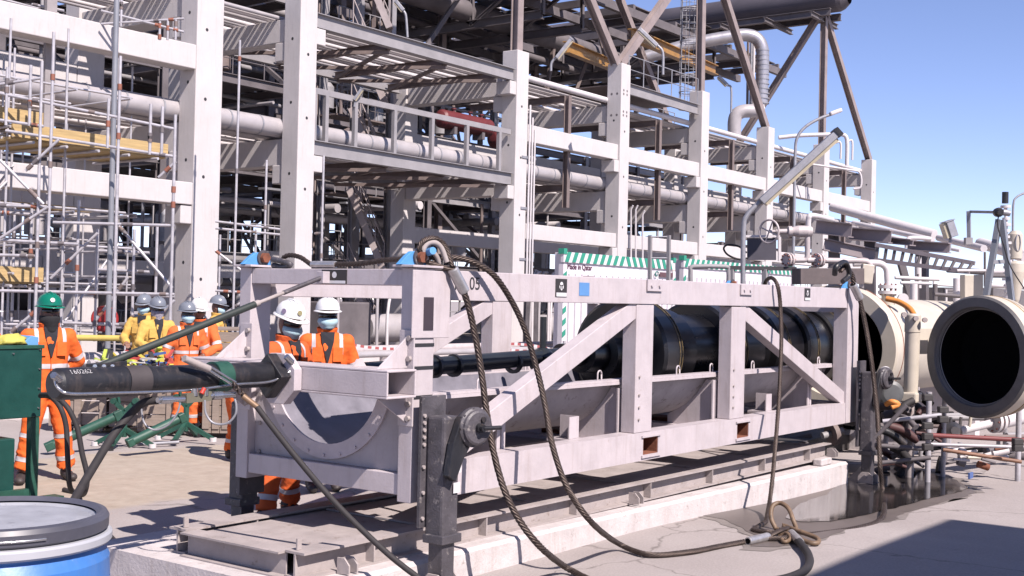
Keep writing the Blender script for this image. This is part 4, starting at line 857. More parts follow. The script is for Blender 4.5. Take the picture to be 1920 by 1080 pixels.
person(x, y, toward(x, y, RAD(20)), 'man in grey helmet and orange coverall behind the valve block, wearing a mask', ORANGE2, HGREY, H=1.70, arms='down', mask='mask')
x, y = gpt(368, 806)
person(x, y, toward(x, y, RAD(-15)), 'man in white helmet and orange coverall beside the wooden crate', ORANGE2, HWHITE, H=1.75, arms='work', mask=None, headturn=RAD(30), glasses=True, headdown=.2)
for px, py, fa, lab, msk, Hh in ((266, 773, -20, 'man in yellow coverall and grey helmet standing behind his yellow clad colleague', 'mask', 1.78), (290, 788, 15, 'man in yellow coverall and grey helmet with a patterned scarf over his face', 'scarf', 1.75), (402, 760, 75, 'man in yellow coverall and grey helmet turned sideways, nearest the tall column', 'mask', 1.78)):
    x, y = gpt(px, py); person(x, y, toward(x, y, RAD(fa)), lab, YELLOW, HGREY, H=Hh, arms='work' if fa else 'down', mask=msk, bands=False, glasses=msk != 'mask', group=None, headdown=.15)
p = at(440, 650, d=13.5); person(p.x, p.y, toward(p.x, p.y, RAD(95)), 'man in orange coverall mostly hidden behind the left post of the cradle', ORANGE, HWHITE, H=1.62, arms='work', mask=None, lean=.35)
x, y = gpt(520, 976); person(x, y, toward(x, y, RAD(48)), 'man in large white helmet and blue mask leaning at the far side of the cradle', ORANGE3, HWHITE, H=1.77, arms='work', feet=[(-.27, -.12, .2), (.25, .1, -.2)], mask='half', emblem=True, lean=.10, headturn=RAD(-10), headdown=.25)
p = at(614, 600, d=11.6); person(p.x, p.y, toward(p.x, p.y, RAD(4)), 'man in white helmet, sunglasses and pale mask facing the camera inside the frame opening', ORANGE, HWHITE, H=1.80, arms='down', mask='mask')
# ================================================================= concrete pipe rack
VA, VB = 23.6, 28.45
rk = thing('pipe_rack', 'long white concrete pipe rack of columns and beams running away to the right', 'pipe rack', (19, VA, 0))
def rp(mb, name, m=RACKC, bevel=.02, parent=None): 
    if parent: ORG[parent.name] = ORG[rk.name]
    return mb.build(name, m, parent or rk, bevel=bevel)
COLS = [(19.0, .82, 16), (22.4, .62, 16), (32.15, .66, 10.15), (38.75, .66, 10.85), (45.25, .66, 10.8), (51.85, .66, 10.15), (58.6, .66, 10.15), (65.4, .66, 10.1)]
holes = MB()
for i, (u, wu, zt) in enumerate(COLS):
    c = rp(B((u, VA, -.3), (u+wu, VA+.62, zt)), 'column')
    d = rp(B((u, VB, -.3), (u+wu, VB+.62, min(zt, 10.2) if i > 1 else 13)), 'column')
    h = MB()
    for z in (2.2, 4.7, 6.6, 8.3): h.lathe((u+.3, VA-.001, z), (0, -1, 0), [(0, 0), (0, .045)], 8, False); h.lathe((u-.001, VA+.3, z+.4), (-1, 0, 0), [(0, 0), (0, .045)], 8, False)
    ORG[c.name] = ORG[rk.name]; h.build('tie_hole', BLACKPR, c)
    cb_ = lambda z, sd: rp(MB().prism([(u-.002 if sd < 0 else u+wu+.002, VA+.02, z+.44), (u-.002 if sd < 0 else u+wu+.002, VA+.02, z), (u-.002 if sd < 0 else u+wu+.002, VA+.60, z), (u-.002 if sd < 0 else u+wu+.002, VA+.6, z+.44)], (.34*sd, 0, 0)), 'corbel')
    if i == 0: cb_(3.53, -1)
    elif i == 1: cb_(8.64, 1); cb_(5.2, 1)
    elif i == 2: cb_(8.64, -1); cb_(5.2, -1)
    else: cb_(6.74, -1); cb_(3.47, -1)
    for z in (8.15, 4.85): rp(B((u+.03, VA+.625, z), (u+wu-.03, VA+1.0, z+.5)), 'corbel')
    # transverse beams
    for z0, z1 in ((8.67, 9.29), (5.34, 6.06)): rp(B((u+.08, VA+.63, z0), (u+wu-.08, VB-.005, z1)), 'transverse_beam')
for i in (2, 3, 4, 5, 6):
    a = COLS[i][0]+.665; b = COLS[i+1][0]-.005
    for z0, z1 in ((7.2, 7.78), (3.93, 4.45)): rp(B((a, VA+.08, z0), (b, VA+.52, z1)), 'long_beam')
    for z0, z1 in ((7.2, 7.75), (3.85, 4.42)): rp(B((a, VB+.08, z0), (b, VB+.52, z1)), 'long_beam')
    # mid bay hanger and the cross steel at both levels
    m_ = (a+b)/2; rp(MB().ibeam((m_, VA+.4, 5.2), (m_, VA+.4, 9.2), .18, .2, .015), 'steel_hanger', BROWNP, 0)
    for z in (9.08, 5.9): rp(MB().ibeam((m_, VA+.52, z), (m_, VB, z), .18, .24, .015), 'cross_steel', BROWNP, 0)
for z0, z1 in ((7.28, 7.87), (3.99, 4.53)):
    rp(B((2, VA-.02, z0), (18.98, VA+.5, z1)), 'long_beam'); rp(B((2, VB, z0), (18.98, VB+.5, z1)), 'long_beam')
for u in (12.2, 5.5): 
    rp(B((u, VB, -.2), (u+.7, VB+.6, 13)), 'column')
    for z0, z1 in ((8.67, 9.29), (5.34, 6.06)): rp(B((u+.08, VA+.51, z0), (u+.62, VB-.005, z1)), 'transverse_beam')
rp(B((15.3, VA+.52, 5.3), (15.55, VA+.62, 8.6)), 'steel_hanger', mat('hanger_grey', (.33, .30, .30), .7, var=.15), 0)
# bay between the tall columns and the next: steel bridging beams, hand rail posts, lattice under the pipes
for z0, z1 in ((9.10, 9.50), (5.66, 6.06)):
    m = MB(); m.ibeam((23.05, VA+.13, (z0+z1)/2), (32.1, VA+.13, (z0+z1)/2), .22, z1-z0, .02); rp(m, 'bridging_beam', GREYP, 0)
    m = MB(); m.ibeam((23.05, VB+.3, (z0+z1)/2), (32.1, VB+.3, (z0+z1)/2), .22, z1-z0, .02); rp(m, 'bridging_beam', GREYP, 0)
    for k in range(4): u = 23.6+k*2.6; rp(MB().ibeam((u, VA+.25, z0+.1), (u, VB+.2, z0+.1), .15, .2, .012), 'cross_steel', BROWNP, 0)
    for k in range(3):
        u = 23.6+k*2.6; rp(MB().bar((u, VA+.3, z0+.02), (u+2.6, VB+.1, z0+.02), .1, .1), 'plan_brace', BROWNP, 0); rp(MB().bar((u+2.6, VA+.3, z0-.09), (u, VB+.1, z0-.09), .1, .1), 'plan_brace', BROWNP, 0)
m = MB(); m.bar((23.05, VA+.2, 7.42), (32.1, VA+.2, 7.42), .08, .16); rp(m, 'guard_rail', GREYP, 0)
for u in (23.15, 23.6, 24.75, 26.4, 28.1, 29.8, 31.5): rp(B((u-.06, VA+.14, 6.065), (u+.06, VA+.26, 7.335)), 'guard_post', GREYP, 0)
# pipes lying on the rack: each one a thing
rng = random.Random(3)
def long_pipe(v, z, r, m, label, u0=2, u1=67, joints=True, cat='pipe', n=12):
    t = thing('rack_pipe', label, cat, (u0, v, z), 'pipes lying along the rack'); s = MB(); s.cyl((u0, v, z), (u1, v, z), r, n=n); s.build('pipe_run', m, t)
    if joints:
        j = MB(); u = u0+.8
        while u < u1: j.lathe((u, v, z), (1, 0, 0), [(0, r), (0, r+.012), (.05, r+.012), (.05, r)], n); u += 1.05 if r > .15 else 3.2
        o = j.build('cladding_band', STEELG, t); o['kind'] = 'stuff'
    return t
long_pipe(24.45, 6.36, .26, CLAD, 'fat grey clad pipe nearest the front of the middle rack level', joints=True, n=20)
long_pipe(25.35, 6.30, .21, CLAD, 'grey clad pipe second from the front on the middle rack level', n=16)
long_pipe(26.5, 6.26, .16, WHITEP, 'white pipe third from the front on the middle rack level')
long_pipe(27.5, 6.36, .25, CLAD, 'grey clad pipe at the back of the middle rack level', n=16)
long_pipe(24.28, 9.50, .11, WHITEP, 'white pipe along the front edge of the top rack level', 33, 67, False)
for k, v in enumerate((24.6, 24.8, 25.02, 25.3, 25.5, 25.9, 26.15, 26.4, 26.9, 27.1, 27.4, 27.8, 28.1)):
    r = (.06, .05, .085, .05, .11, .06, .05, .09, .06, .05, .13, .06, .05)[k]
    w_ = ('first', 'second', 'third', 'fourth', 'fifth', 'sixth', 'seventh', 'eighth', 'ninth', 'tenth', 'eleventh', 'twelfth', 'thirteenth')[k]
    long_pipe(v, 9.30+r, r, WHITEP if k % 3 else CLAD, w_+' thin pipe behind the front white one on the top rack level', 8, 67, False, n=8)
for k, v in enumerate((24.88, 25.85, 26.2, 27.0, 28.1)):
    long_pipe(v, 6.14, .06, WHITEP if k % 2 else CLAD, ('front', 'second', 'third', 'fourth', 'rearmost')[k]+' small line between the fat pipes on the middle rack level', 8, 67, False, n=8)
for px, u in ((0, COLS[3][0]),):
    s = MB()
    for z in (8.9, 9.7):
        for du in (.18, .42): s.lathe((u+du, VA-.002, z), (0, -1, 0), [(0, 0), (0, .05)], 8, False); s.lathe((u+du, VA-.002, z+.14), (0, -1, 0), [(0, 0), (0, .05)], 8, False); s.lathe((u-.002, VA+du, z), (-1, 0, 0), [(0, 0), (0, .05)], 8, False)
    o = rp(s, 'anchor_bolts', DSTEEL, 0); o['kind'] = 'stuff'
# small vertical conduits on the third column
cd = thing('conduit_bundle', 'bundle of pale conduits climbing the third white column', 'conduits', (32.5, VA, 0))
for k, u in enumerate((32.85, 33.0, 33.15)): MB().cyl((u, VA-.06, 2.0), (u, VA-.06, 8.4-.4*k), .035, n=8).build('conduit', WHITEP, cd)
for z in (3.2, 4.9, 6.6): B((32.5, VA-.03, z), (33.3, VA-.002, z+.08)).build('clamp_bar', STEELG, cd)
for k, (px, y0, y1) in enumerate(((1183, 385, 500), (1192, 385, 500), (1205, 395, 500))):
    MB().tube([at(px, y1, u=39.6), at(px, y0+8, u=39.6), at(px+4, y0, u=39.6)], .035, 8).build('conduit', WHITEP, cd)
# platform with hand rail between fourth and fifth columns
pf = thing('rack_platform', 'grey steel platform edge with hand rail between fourth and fifth columns', 'platform', (39.5, VA, 9.8))
MB().chan((39.45, VA+.15, 10.0), (45.2, VA+.15, 10.0), .12, .42, .02, side=-1).build('edge_channel', GREYP, pf)
def handrail(parent, a, b, h=1.05, n=5, m=STEELG, r=.022, mid=True):
    a, b = V(a), V(b); s = MB()
    for i in range(n+1): p = a.lerp(b, i/n); s.cyl(p, p+V((0, 0, h)), r, n=5)
    s.cyl(a+V((0, 0, h)), b+V((0, 0, h)), r, n=5)
    if mid: s.cyl(a+V((0, 0, h*.5)), b+V((0, 0, h*.5)), r*.8, n=5)
    return s.build('hand_rail', m, parent, fixn=False)
handrail(pf, (39.5, VA+.15, 10.22), (45.1, VA+.15, 10.22)); MB().box((39.5, VA+.25, 10.2), (45.1, VB, 10.225)).build('grating', BROWNP, pf)
pf2 = thing('rack_platform', 'steel walkway with hand rail beyond the fifth column under the elbow pipe', 'platform', (46, VB, 9.8))
MB().chan((46, VB, 9.9), (51.8, VB, 9.9), .12, .3, .02).build('edge_channel', GREYP, pf2); handrail(pf2, (46, VB, 10.05), (51.7, VB, 10.05)); MB().box((46, VB+.1, 10.03), (51.8, VB+3, 10.05)).build('grating', BROWNP, pf2)

# ================================================================= elevated trestles above the rack
def ib(t, name, a, b, w, h, m, up=(0,0,1)): return MB().ibeam(a, b, w, h, .03, up).build(name, m, t, fixn=False)
LEG = mat('trestle_leg_steel', (.30, .245, .235), .65, var=.2, scale=2)
def trestle(u, v0, v1, label, cols, duct=True, step=9.0, zt=17.0, lo=14.6):
    t = thing('elevated_trestle', label, 'trestle', (u, v0, zt))
    if duct: MB().lathe((u, v0-1.3, zt+.55), (0, 1, 0), [(0, .35), (.3, .6), (.5, .68), (v1-v0, .68), (v1-v0, 0)], 24).build('duct', mat('duct_dark', (.09, .08, .095), .6, var=.2, scale=.6), t)
    for du in (-.7, .7): ib(t, 'chord', (u+du, v0-.6, zt-.25), (u+du, v1, zt-.25), .25, .35, DSTEEL)
    for du in (-1.6, 1.6):
        ib(t, 'chord', (u+du, v0+7, lo), (u+du, v1, lo), .25, .4, DSTEEL)
        v = v0+7; k = 0
        while v < v1-4: ib(t, 'web_member', (u+du, v, lo if k % 2 else zt), (u+du, v+4, zt if k % 2 else lo), .16, .16, DSTEEL); ib(t, 'web_member', (u+du, v, lo), (u+du, v, zt), .16, .16, DSTEEL); v += 4; k += 1
        ib(t, 'chord', (u+du, v0+7, zt), (u+du, v1, zt), .25, .35, DSTEEL)
    v = v0
    while v < v1: ib(t, 'cross_steel', (u-1.7, v, zt-.5), (u+1.7, v, zt-.5), .2, .25, DSTEEL); v += 2.5
    MB().box((u-1.4, v0+6, zt-.32), (u+1.4, v1, zt-.30)).build('deck', DSTEEL, t)
    for (a, b) in cols: ib(t, 'leg', a, b, .30, .30, LEG, (0, 1, 0))
    return t
A7 = (58.93, 23.9, 16.9); A5 = (45.5, 23.9, 16.9); A3 = (32.5, 23.9, 16.9)
tops = {k: (c[0]+.33, 23.9, c[2]) for k, c in enumerate(COLS)}
top2 = lambda k: (COLS[k][0]+.33, VB+.3, 10.2)
trestle(58.93, 23.9, 95, 'dark elevated duct on brown A-frame legs against the blue sky', [(tops[7], A7), (tops[6], A7), (tops[5], (46.2, 23.9, 16.9)), (top2(6), (58.93, 24.2, 16.8)), ((58.93, 42, 0), (58.93, 42, 16.6)), ((58.93, 60, 0), (58.93, 60, 16.6)), ((58.93, 78, 0), (58.93, 78, 16.6))])
trestle(45.5, 23.9, 85, 'second dark elevated truss bridge above the middle of the rack', [(tops[3], A5), (tops[4], A5), ((51.9, 28.7, 10.2), (45.9, 28.7, 16.6)), ((45.5, 38, 0), (45.5, 38, 16.6)), ((45.5, 54, 0), (45.5, 54, 16.6)), ((45.5, 70, 0), (45.5, 70, 16.6))], duct=True)
trestle(32.5, 23.9, 75, 'nearest dark elevated truss bridge high above the third column', [(tops[2], A3), ((38.8, 23.9, 10.85), (33.0, 23.9, 16.9)), ((32.5, 33, 0), (32.5, 33, 16.6)), ((32.5, 48, 0), (32.5, 48, 16.6)), ((32.5, 66, 0), (32.5, 66, 16.6))], duct=False, zt=18.2, lo=16.2)

# ================================================================= dark process structures behind
def hbar(s, a, b, w): s.bar(a, b, w, w)
def module(label, u0, nu, bu, v0, nv, bv, levels, seed, m=DSTEEL, floors=.3, pipes=14, group=None):
    r = random.Random(seed); t = thing('process_structure', label, 'steel structure', (u0, v0, 0), group); U = [u0+i*bu for i in range(nu+1)]; Vv = [v0+i*bv for i in range(nv+1)]; zt = levels[-1]
    for u in U:
        for v in Vv: MB().ibeam((u, v, -.2), (u, v, zt+.2), .28, .28, .03).build('column', m if r.random() < .6 else GREYP, t, fixn=False)
    for z in levels:
        for v in Vv:
            for a, b in zip(U[:-1], U[1:]): MB().ibeam((a+.15, v, z), (b-.15, v, z), .2, .34, .025).build('beam', m if r.random() < .55 else GREYP, t, fixn=False)
        for u in U:
            for a, b in zip(Vv[:-1], Vv[1:]): MB().ibeam((u, a+.15, z-.03), (u, b-.15, z-.03), .2, .30, .025).build('beam', m, t, fixn=False)
        for a, b in zip(U[:-1], U[1:]):
            for c, d in zip(Vv[:-1], Vv[1:]):
                if r.random() < floors:
                    MB().box((a+.12, c+.12, z+.175), (b-.12, d-.12, z+.20)).build('floor_grating', m, t, fixn=False)
                    if r.random() < .8: handrail(t, (a, c, z+.2), (b, c, z+.2), n=4, m=STEELG if r.random() < .5 else m)
                if r.random() < .4:
                    s = MB(); k = r.randint(2, 4)
                    for q in range(k): uu = a+.5+q*(b-a-1)/k; s.bar((uu, c, z-.2), (uu, d, z-.2), .1, .14)
                    s.build('joist', m, t, fixn=False)
    lv = [0]+list(levels)
    for z0, z1 in zip(lv[:-1], lv[1:]):
        for v in Vv:
            for a, b in zip(U[:-1], U[1:]):
                if r.random() < .38: p, q = ((a, v, z0), (b, v, z1)) if r.random() < .5 else ((b, v, z0), (a, v, z1)); MB().bar(p, q, .15, .15).build('brace', m if r.random() < .6 else BROWNP, t, fixn=False)
        for u in U:
            for a, b in zip(Vv[:-1], Vv[1:]):
                if r.random() < .3: MB().bar((u, a, z0), (u, b, z1), .15, .15).build('brace', m, t, fixn=False)
    for k in range(int(pipes*2.2)):      # small bore verticals, trays and lit bits of equipment
        u, v = r.uniform(U[0], U[-1]), r.uniform(Vv[0]-.6, Vv[0]+2.5); z = r.choice(lv[:-1]); q = r.random(); mm = r.choice((CLAD, WHITEP, STEELG, GREYP, BROWNP))
        if q < .4: MB().cyl((u, v, z), (u, v, z+r.uniform(1.5, 3.5)), r.choice((.04, .06, .09)), n=6).build('riser', mm, t, fixn=False)
        elif q < .6: MB().bar((u, v, z+2.6), (u+r.uniform(2, 6), v, z+2.6), .4, .08).build('cable_tray', STEELG, t, fixn=False)
        elif q < .8: MB().lathe((u, v, z+.4), (0, 0, 1), [(0, 0), (0, .35), (.9, .35), (1.1, .2), (1.1, 0)], 12).build('equipment_pot', mm, t, fixn=False)
        else: handrail(t, (u, v, z+.2), (u+r.uniform(2, 5), v, z+.2), n=4, m=GREYP)
    for k in range(pipes):
        z = r.choice(lv[1:])-r.uniform(.3, 1.3); rr = r.choice((.06, .08, .12, .2, .3)); mm = r.choice((CLAD, WHITEP, CLAD, WHITEP, GREYP, STEELG))
        if r.random() < .55: v = r.uniform(Vv[0], Vv[-1]); MB().cyl((U[0]-r.uniform(0, 2), v, z), (U[-1]+r.uniform(0, 2), v, z), rr, n=10).build('pipe', mm, t, fixn=False)
        elif r.random() < .5: u = r.uniform(U[0], U[-1]); v = r.uniform(Vv[0], Vv[0]+1.5); MB().tube(smooth_path([(u, v, 0), (u, v, z-1), (u, v, z-.3), (u+.3, v, z), (u+1, v, z), (u+3, v, z)], 3), rr*.7, 8).build('pipe', mm, t, fixn=False)
        else: u = r.uniform(U[0], U[-1]); MB().cyl((u, Vv[0]-.5, z), (u, Vv[-1], z), rr, n=10).build('pipe', mm, t, fixn=False)
    return t
def vessel(c, ax, L, r, m, label, cat='vessel'):
    t = thing('process_vessel', label, cat, c); c = V(c); ax = V(ax)
    MB().lathe(c, ax, [(-L/2-r*.5, 0), (-L/2-r*.45, r*.4), (-L/2-r*.25, r*.8), (-L/2, r), (L/2, r), (L/2+r*.25, r*.8), (L/2+r*.45, r*.4), (L/2+r*.5, 0)], 24).build('shell', m, t)
    s = MB()
    for q in (-.3, .3): p = c+ax*L*q; s.bar(p-V((0, 0, r*.6)), p-V((0, 0, r*1.5)), .2, r*1.4, up=(0, 1, 0) if abs(ax.x) > .5 else (1, 0, 0))
    s.build('saddle', DSTEEL, t); s = MB()
    for q in (-.25, .1, .35): p = c+ax*L*q; s.cyl(p+V((0, 0, r*.8)), p+V((0, 0, r*1.3)), r*.15, n=8); s.lathe(p+V((0, 0, r*1.25)), (0, 0, 1), [(0, r*.15), (0, r*.28), (.06, r*.28), (.06, 0)], 10)
    s.build('nozzle', m, t); return t
module('dark steel process structure seen through the left end of the rack', 14, 3, 6, 34, 2, 5, (3.2, 6.4, 9.6, 13), 11, pipes=26)
module('dark steel process structure behind the two tall white columns', 33.5, 3, 5, 37, 2, 5, (3.3, 6.6, 9.4, 12.5), 12, pipes=26, floors=.35)
module('dark steel process structure behind the red vessels in the middle', 50, 3, 5.5, 36, 2, 5, (3.4, 6.6, 9.6), 13, pipes=14)
module('tall dark steel tower with many floors far behind the rack top', 58, 3, 5, 52, 3, 5, (6, 11, 15.5, 20, 25), 15, pipes=14, floors=.5)
module('tall dark steel framework behind the third column and stairs', 40, 3, 5, 52, 2, 6, (7, 12, 16, 21), 16, pipes=10, floors=.5)
module('far steel framework at the left edge beyond the scaffolding', 16, 2, 6, 48, 2, 6, (5, 9, 13, 17), 17, pipes=12, floors=.35)
module('low steel framework behind the right half of the rack', 68, 3, 5, 34, 1, 5, (3, 5.6), 18, pipes=10, floors=.3)
for c, L, r, m, lab in (((43.2, 34.6, 9.9), 3.4, .42, REDP, 'red horizontal vessel seen through the rack, left one'), ((47.2, 34.9, 9.6), 2.6, .5, REDP, 'red horizontal vessel seen through the rack, right one behind a brown brace'),
    ((30, 40, 2.2), 5, 1.1, CLAD, 'fat grey exchanger low behind the tall white columns'), ((22, 38, 2.0), 5, .9, DSTEEL, 'dark tank low behind the scaffolding at left'), ((60, 38, 2.0), 5, 1.0, CLAD, 'grey vessel low behind the container roofs')):
    vessel(c, (1, 0, 0), L, r, m, lab)
# pale far columns of a second rack
r2 = thing('far_rack', 'pale concrete columns of a further rack glimpsed through the dark steel', 'pipe rack', (24, 44, 0))
for u in (24, 30.5, 37, 43.5, 50, 56.5, 63): B((u, 44, -.2), (u+.6, 44.6, 8)).build('column', RACKC, r2)
for u in (24, 30.5, 37, 43.5, 50, 56.5): B((u+.62, 44.1, 5.6), (u+6.48, 44.5, 6.1)).build('beam', RACKC, r2); B((u+.62, 44.1, 2.6), (u+6.48, 44.5, 3.1)).build('beam', RACKC, r2)
rb = thing('low_rack', 'low cream concrete frame behind the tall white columns', 'concrete frame', (24.5, 32, 0))
for u in (16, 20.4, 24.8, 29.2): B((u, 32, -.2), (u+.45, 32.45, 3.4)).build('column', RACKC, rb)
for u in (16, 20.4, 24.8): B((u+.46, 32.05, 2.4), (u+4.39, 32.4, 2.85)).build('beam', RACKC, rb)

# stair tower
def stair(t, a, b, w=.9, n=10, m=mat('stair_pink_grey', (.40, .34, .33), .6, var=.15)):
    a, b = V(a), V(b); d = b-a; s = V((d.y, -d.x, 0)).normalized()*w
    for q in (0, 1): MB().bar(a+s*q, b+s*q, .05, .24).build('stringer', m, t, fixn=False)
    st_ = MB(); 
    for i in range(n): p = a+d*((i+.5)/n); st_.bar(p+s*.04, p+s*.96, .26, .04, up=(0,0,1))
    o = st_.build('tread', m, t, fixn=False); o['kind'] = 'stuff'
    for q in (0, 1):
        k = MB(); 
        for i in range(5): p = a+s*q+d*(i/4); k.cyl(p, p+V((0, 0, 1.0)), .022, n=5)
        k.cyl(a+s*q+V((0, 0, 1)), b+s*q+V((0, 0, 1)), .025, n=5); k.cyl(a+s*q+V((0, 0, .5)), b+s*q+V((0, 0, .5)), .02, n=5); k.build('stair_rail', m, t, fixn=False)
stt = thing('stair_tower', 'zigzag steel stairs with pale hand rails behind the second tall column', 'stairs', at(690, 640, d=44))
c0 = at(655, 600, d=44); c1 = at(722, 600, d=44); 
for k in range(5):
    z0 = 2.9*k-.1; z1 = z0+2.9; a = V((c0.x, c0.y, z1)); b = V((c1.x, c1.y, z0))
    stair(stt, a, b); 
    if k < 4: a2 = V((c0.x+.9, c0.y+1.2, z1)); b2 = V((c1.x+.9, c1.y+1.2, z1+.0)); MB().box((min(a2.x, b2.x)-1, a2.y-.4, z1-.06), (max(a2.x, b2.x)+1, a2.y+.6, z1)).build('landing', BROWNP, stt); handrail(stt, (a2.x-1, a2.y-.4, z1), (b2.x+1, a2.y-.4, z1), n=5, m=GREYP)
for p in (c0, c1):
    for dv in (0, 1.6): MB().ibeam((p.x, p.y+dv, -.1), (p.x, p.y+dv, 15), .22, .22, .025).build('column', GREYP, stt, fixn=False)
st2 = thing('stair_tower', 'dark far stairs with hand rails at the top left of the rack', 'stairs', at(690, 60, d=62))
stair(st2, at(655, 5, d=62), at(730, 58, d=62), 1.0, 12); handrail(st2, at(645, 40, d=62), at(660, 44, d=62)); handrail(st2, at(742, 62, d=62), at(765, 72, d=62), 1.4, 4)
# ladder with safety cage by the fifth column
lc = thing('caged_ladder', 'vertical ladder in a round safety cage beside the fifth column', 'ladder', at(1290, 200, d=54))
p0 = at(1290, 205, d=54); z1 = 17.5
for s in (-.35, .35): MB().cyl((p0.x+s*.6, p0.y-s*.8, p0.z), (p0.x+s*.6, p0.y-s*.8, z1), .035, n=6).build('rail', STEELG, lc)
ru = MB(); z = p0.z
while z < z1: ru.cyl((p0.x-.21, p0.y+.28, z), (p0.x+.21, p0.y-.28, z), .015, n=5); z += .3
ru.build('rung', STEELG, lc, fixn=False); z = p0.z
while z < z1: MB().tube([(p0.x+.42*cos(a), p0.y+.42*sin(a), z) for a in [2*pi*i/14 for i in range(14)]], .025, 5, closed=True).build('cage_hoop', STEELG, lc, fixn=False); z += .75
for i in range(7): a = 2*pi*i/7; MB().cyl((p0.x+.42*cos(a), p0.y+.42*sin(a), p0.z), (p0.x+.42*cos(a), p0.y+.42*sin(a), z1), .016, n=4).build('cage_strap', STEELG, lc, fixn=False)
# cladded elbow pipe against the sky
ep = thing('elbow_pipe', 'big silver clad pipe with an elbow turning down against the sky', 'pipe', at(1425, 150, d=60))
P1 = [(1200, 110), (1300, 82), (1375, 68), (1400, 66), (1418, 72), (1428, 88), (1430, 110), (1429, 150), (1427, 196)]
MB().tube(smooth_path([at(x, y, d=60) for x, y in P1], 5), .32, 16).build('pipe_run', mat('cladding_silver', (.50, .48, .50), .35, metal=.55, var=.12, scale=2), ep)
MB().tube(smooth_path([at(x, y, d=59) for x, y in ((1432, 208), (1410, 208), (1392, 209), (1381, 216), (1377, 230), (1377, 255))], 5), .33, 16).build('pipe_run', CLAD, ep)
bnd = MB()
for y in range(96, 196, 9): bnd.lathe(at(1429.5, y, d=60), (0, 0, 1), [(0, .325), (0, .34), (.05, .34), (.05, .325)], 16)
o = bnd.build('cladding_band', STEELG, ep); o['kind'] = 'stuff'
for k, (x, y0, y1) in enumerate(((1403, 75, 215), (1409, 80, 215), (1414, 78, 205))): MB().cyl(at(x, y0, d=61), at(x-2, y1, d=61), .07, n=8).build('riser', (BROWNP, STEELG, WHITEP)[k], ep)
# yellow hoist beams
for a, b, d1, d2, lab in (((1062, 88), (1146, 122), 52, 58, 'short yellow hoist beam below the dark truss, left one'), ((1184, 64), (1341, 132), 52, 64, 'long yellow hoist beam passing behind the caged ladder')):
    t = thing('hoist_beam', lab, 'hoist beam', at(*a, d=d1)); MB().ibeam(at(*a, d=d1), at(*b, d=d2), .35, .5, .04).build('beam', YELLOWP, t)
# lamps
def batten_lamp(pole, a, b, d, label, r=.05, w=.16, col=None):
    t = thing('batten_lamp', label, 'lamp', at(*pole[0], d=d)); MB().tube(smooth_path([at(x, y, d=d) for x, y in pole], 4), r, 8).build('pole', STEELG, t)
    A, Bq = at(*a, d=d), at(*b, d=d); MB().bar(A, Bq, w, w*.55).build('housing', STEELG, t, bevel=.01)
    MB().bar(A.lerp(Bq, .02), A.lerp(Bq, .93), w*.75, w*.3, oh=-w*.36).build('diffuser', mat('lamp_diffuser', (.48, .42, .30), .35, var=.15), t); MB().bar(A.lerp(Bq, .95), A.lerp(Bq, 1.0), w*1.12, w*.7).build('end_cap', BLACKR if w > .14 and d < 20 else STEELG, t); return t
batten_lamp([(1392, 640), (1393, 540), (1394, 430), (1400, 405), (1418, 385), (1432, 374)], (1426, 379), (1573, 246), 15.5, 'long batten lamp on a bent pole slanting up in front of the rack', .034, .17)
batten_lamp([(1243, 140), (1243, 100), (1236, 88), (1228, 82)], (1232, 86), (1198, 54), 40, 'batten lamp on the platform beside the fourth column', .045, .2)
batten_lamp([(1033, 133), (1034, 118), (1042, 108)], (1043, 109), (1072, 72), 40, 'batten lamp near the short yellow hoist beam', .04, .2)
batten_lamp([(764, 70), (761, 30), (756, 20)], (757, 20), (742, 2), 42, 'batten lamp beside the far stairs at the top', .045, .2)
batten_lamp([(1371, 210), (1371, 166), (1364, 160)], (1364, 160), (1347, 143), 55, 'thin batten lamp standing against the sky left of the elbow pipe', .05, .22)
batten_lamp([(1780, 470), (1782, 445)], (1786, 444), (1776, 414), 24, 'stubby lamp standing on the pipes right of the rack', .03, .28)
batten_lamp([(664, 200), (666, 190)], (664, 188), (679, 166), 34, 'small batten lamp on the guard rail between the tall columns', .03, .14)
slp = thing('street_lamp', 'slim street lamp with curved arm beyond the slanting batten lamp', 'street lamp', at(1489, 560, d=42))
MB().tube(smooth_path([at(x, y, d=42) for x, y in ((1486, 560), (1489, 400), (1491, 290), (1495, 258), (1510, 238), (1535, 223), (1562, 213))], 4), .055, 8).build('pole', STEELG, slp)
MB().bar(at(1556, 214, d=42), at(1578, 206, d=42), .22, .14).build('lamp_head', WHITEP, slp, bevel=.04)
sl2 = thing('street_lamp', 'thin street lamp curving in from the right edge behind the mast', 'street lamp', at(1900, 560, d=45))
MB().tube(smooth_path([at(x, y, d=45) for x, y in ((1898, 560), (1899, 440), (1900, 385), (1906, 370), (1925, 360))], 4), .04, 8).build('pole', STEELG, sl2)
lp_ = at(211, 300, d=22); MBp = MB().cyl((lp_.x, lp_.y, 0), (lp_.x, lp_.y, 9.0), .05, n=14)
tag(MBp.build('lamp_pole', mat('pole_grey', (.30, .31, .34), .45, metal=.3, var=.1)), 'tall plain grey pole in front of the left rack beams', 'pole')
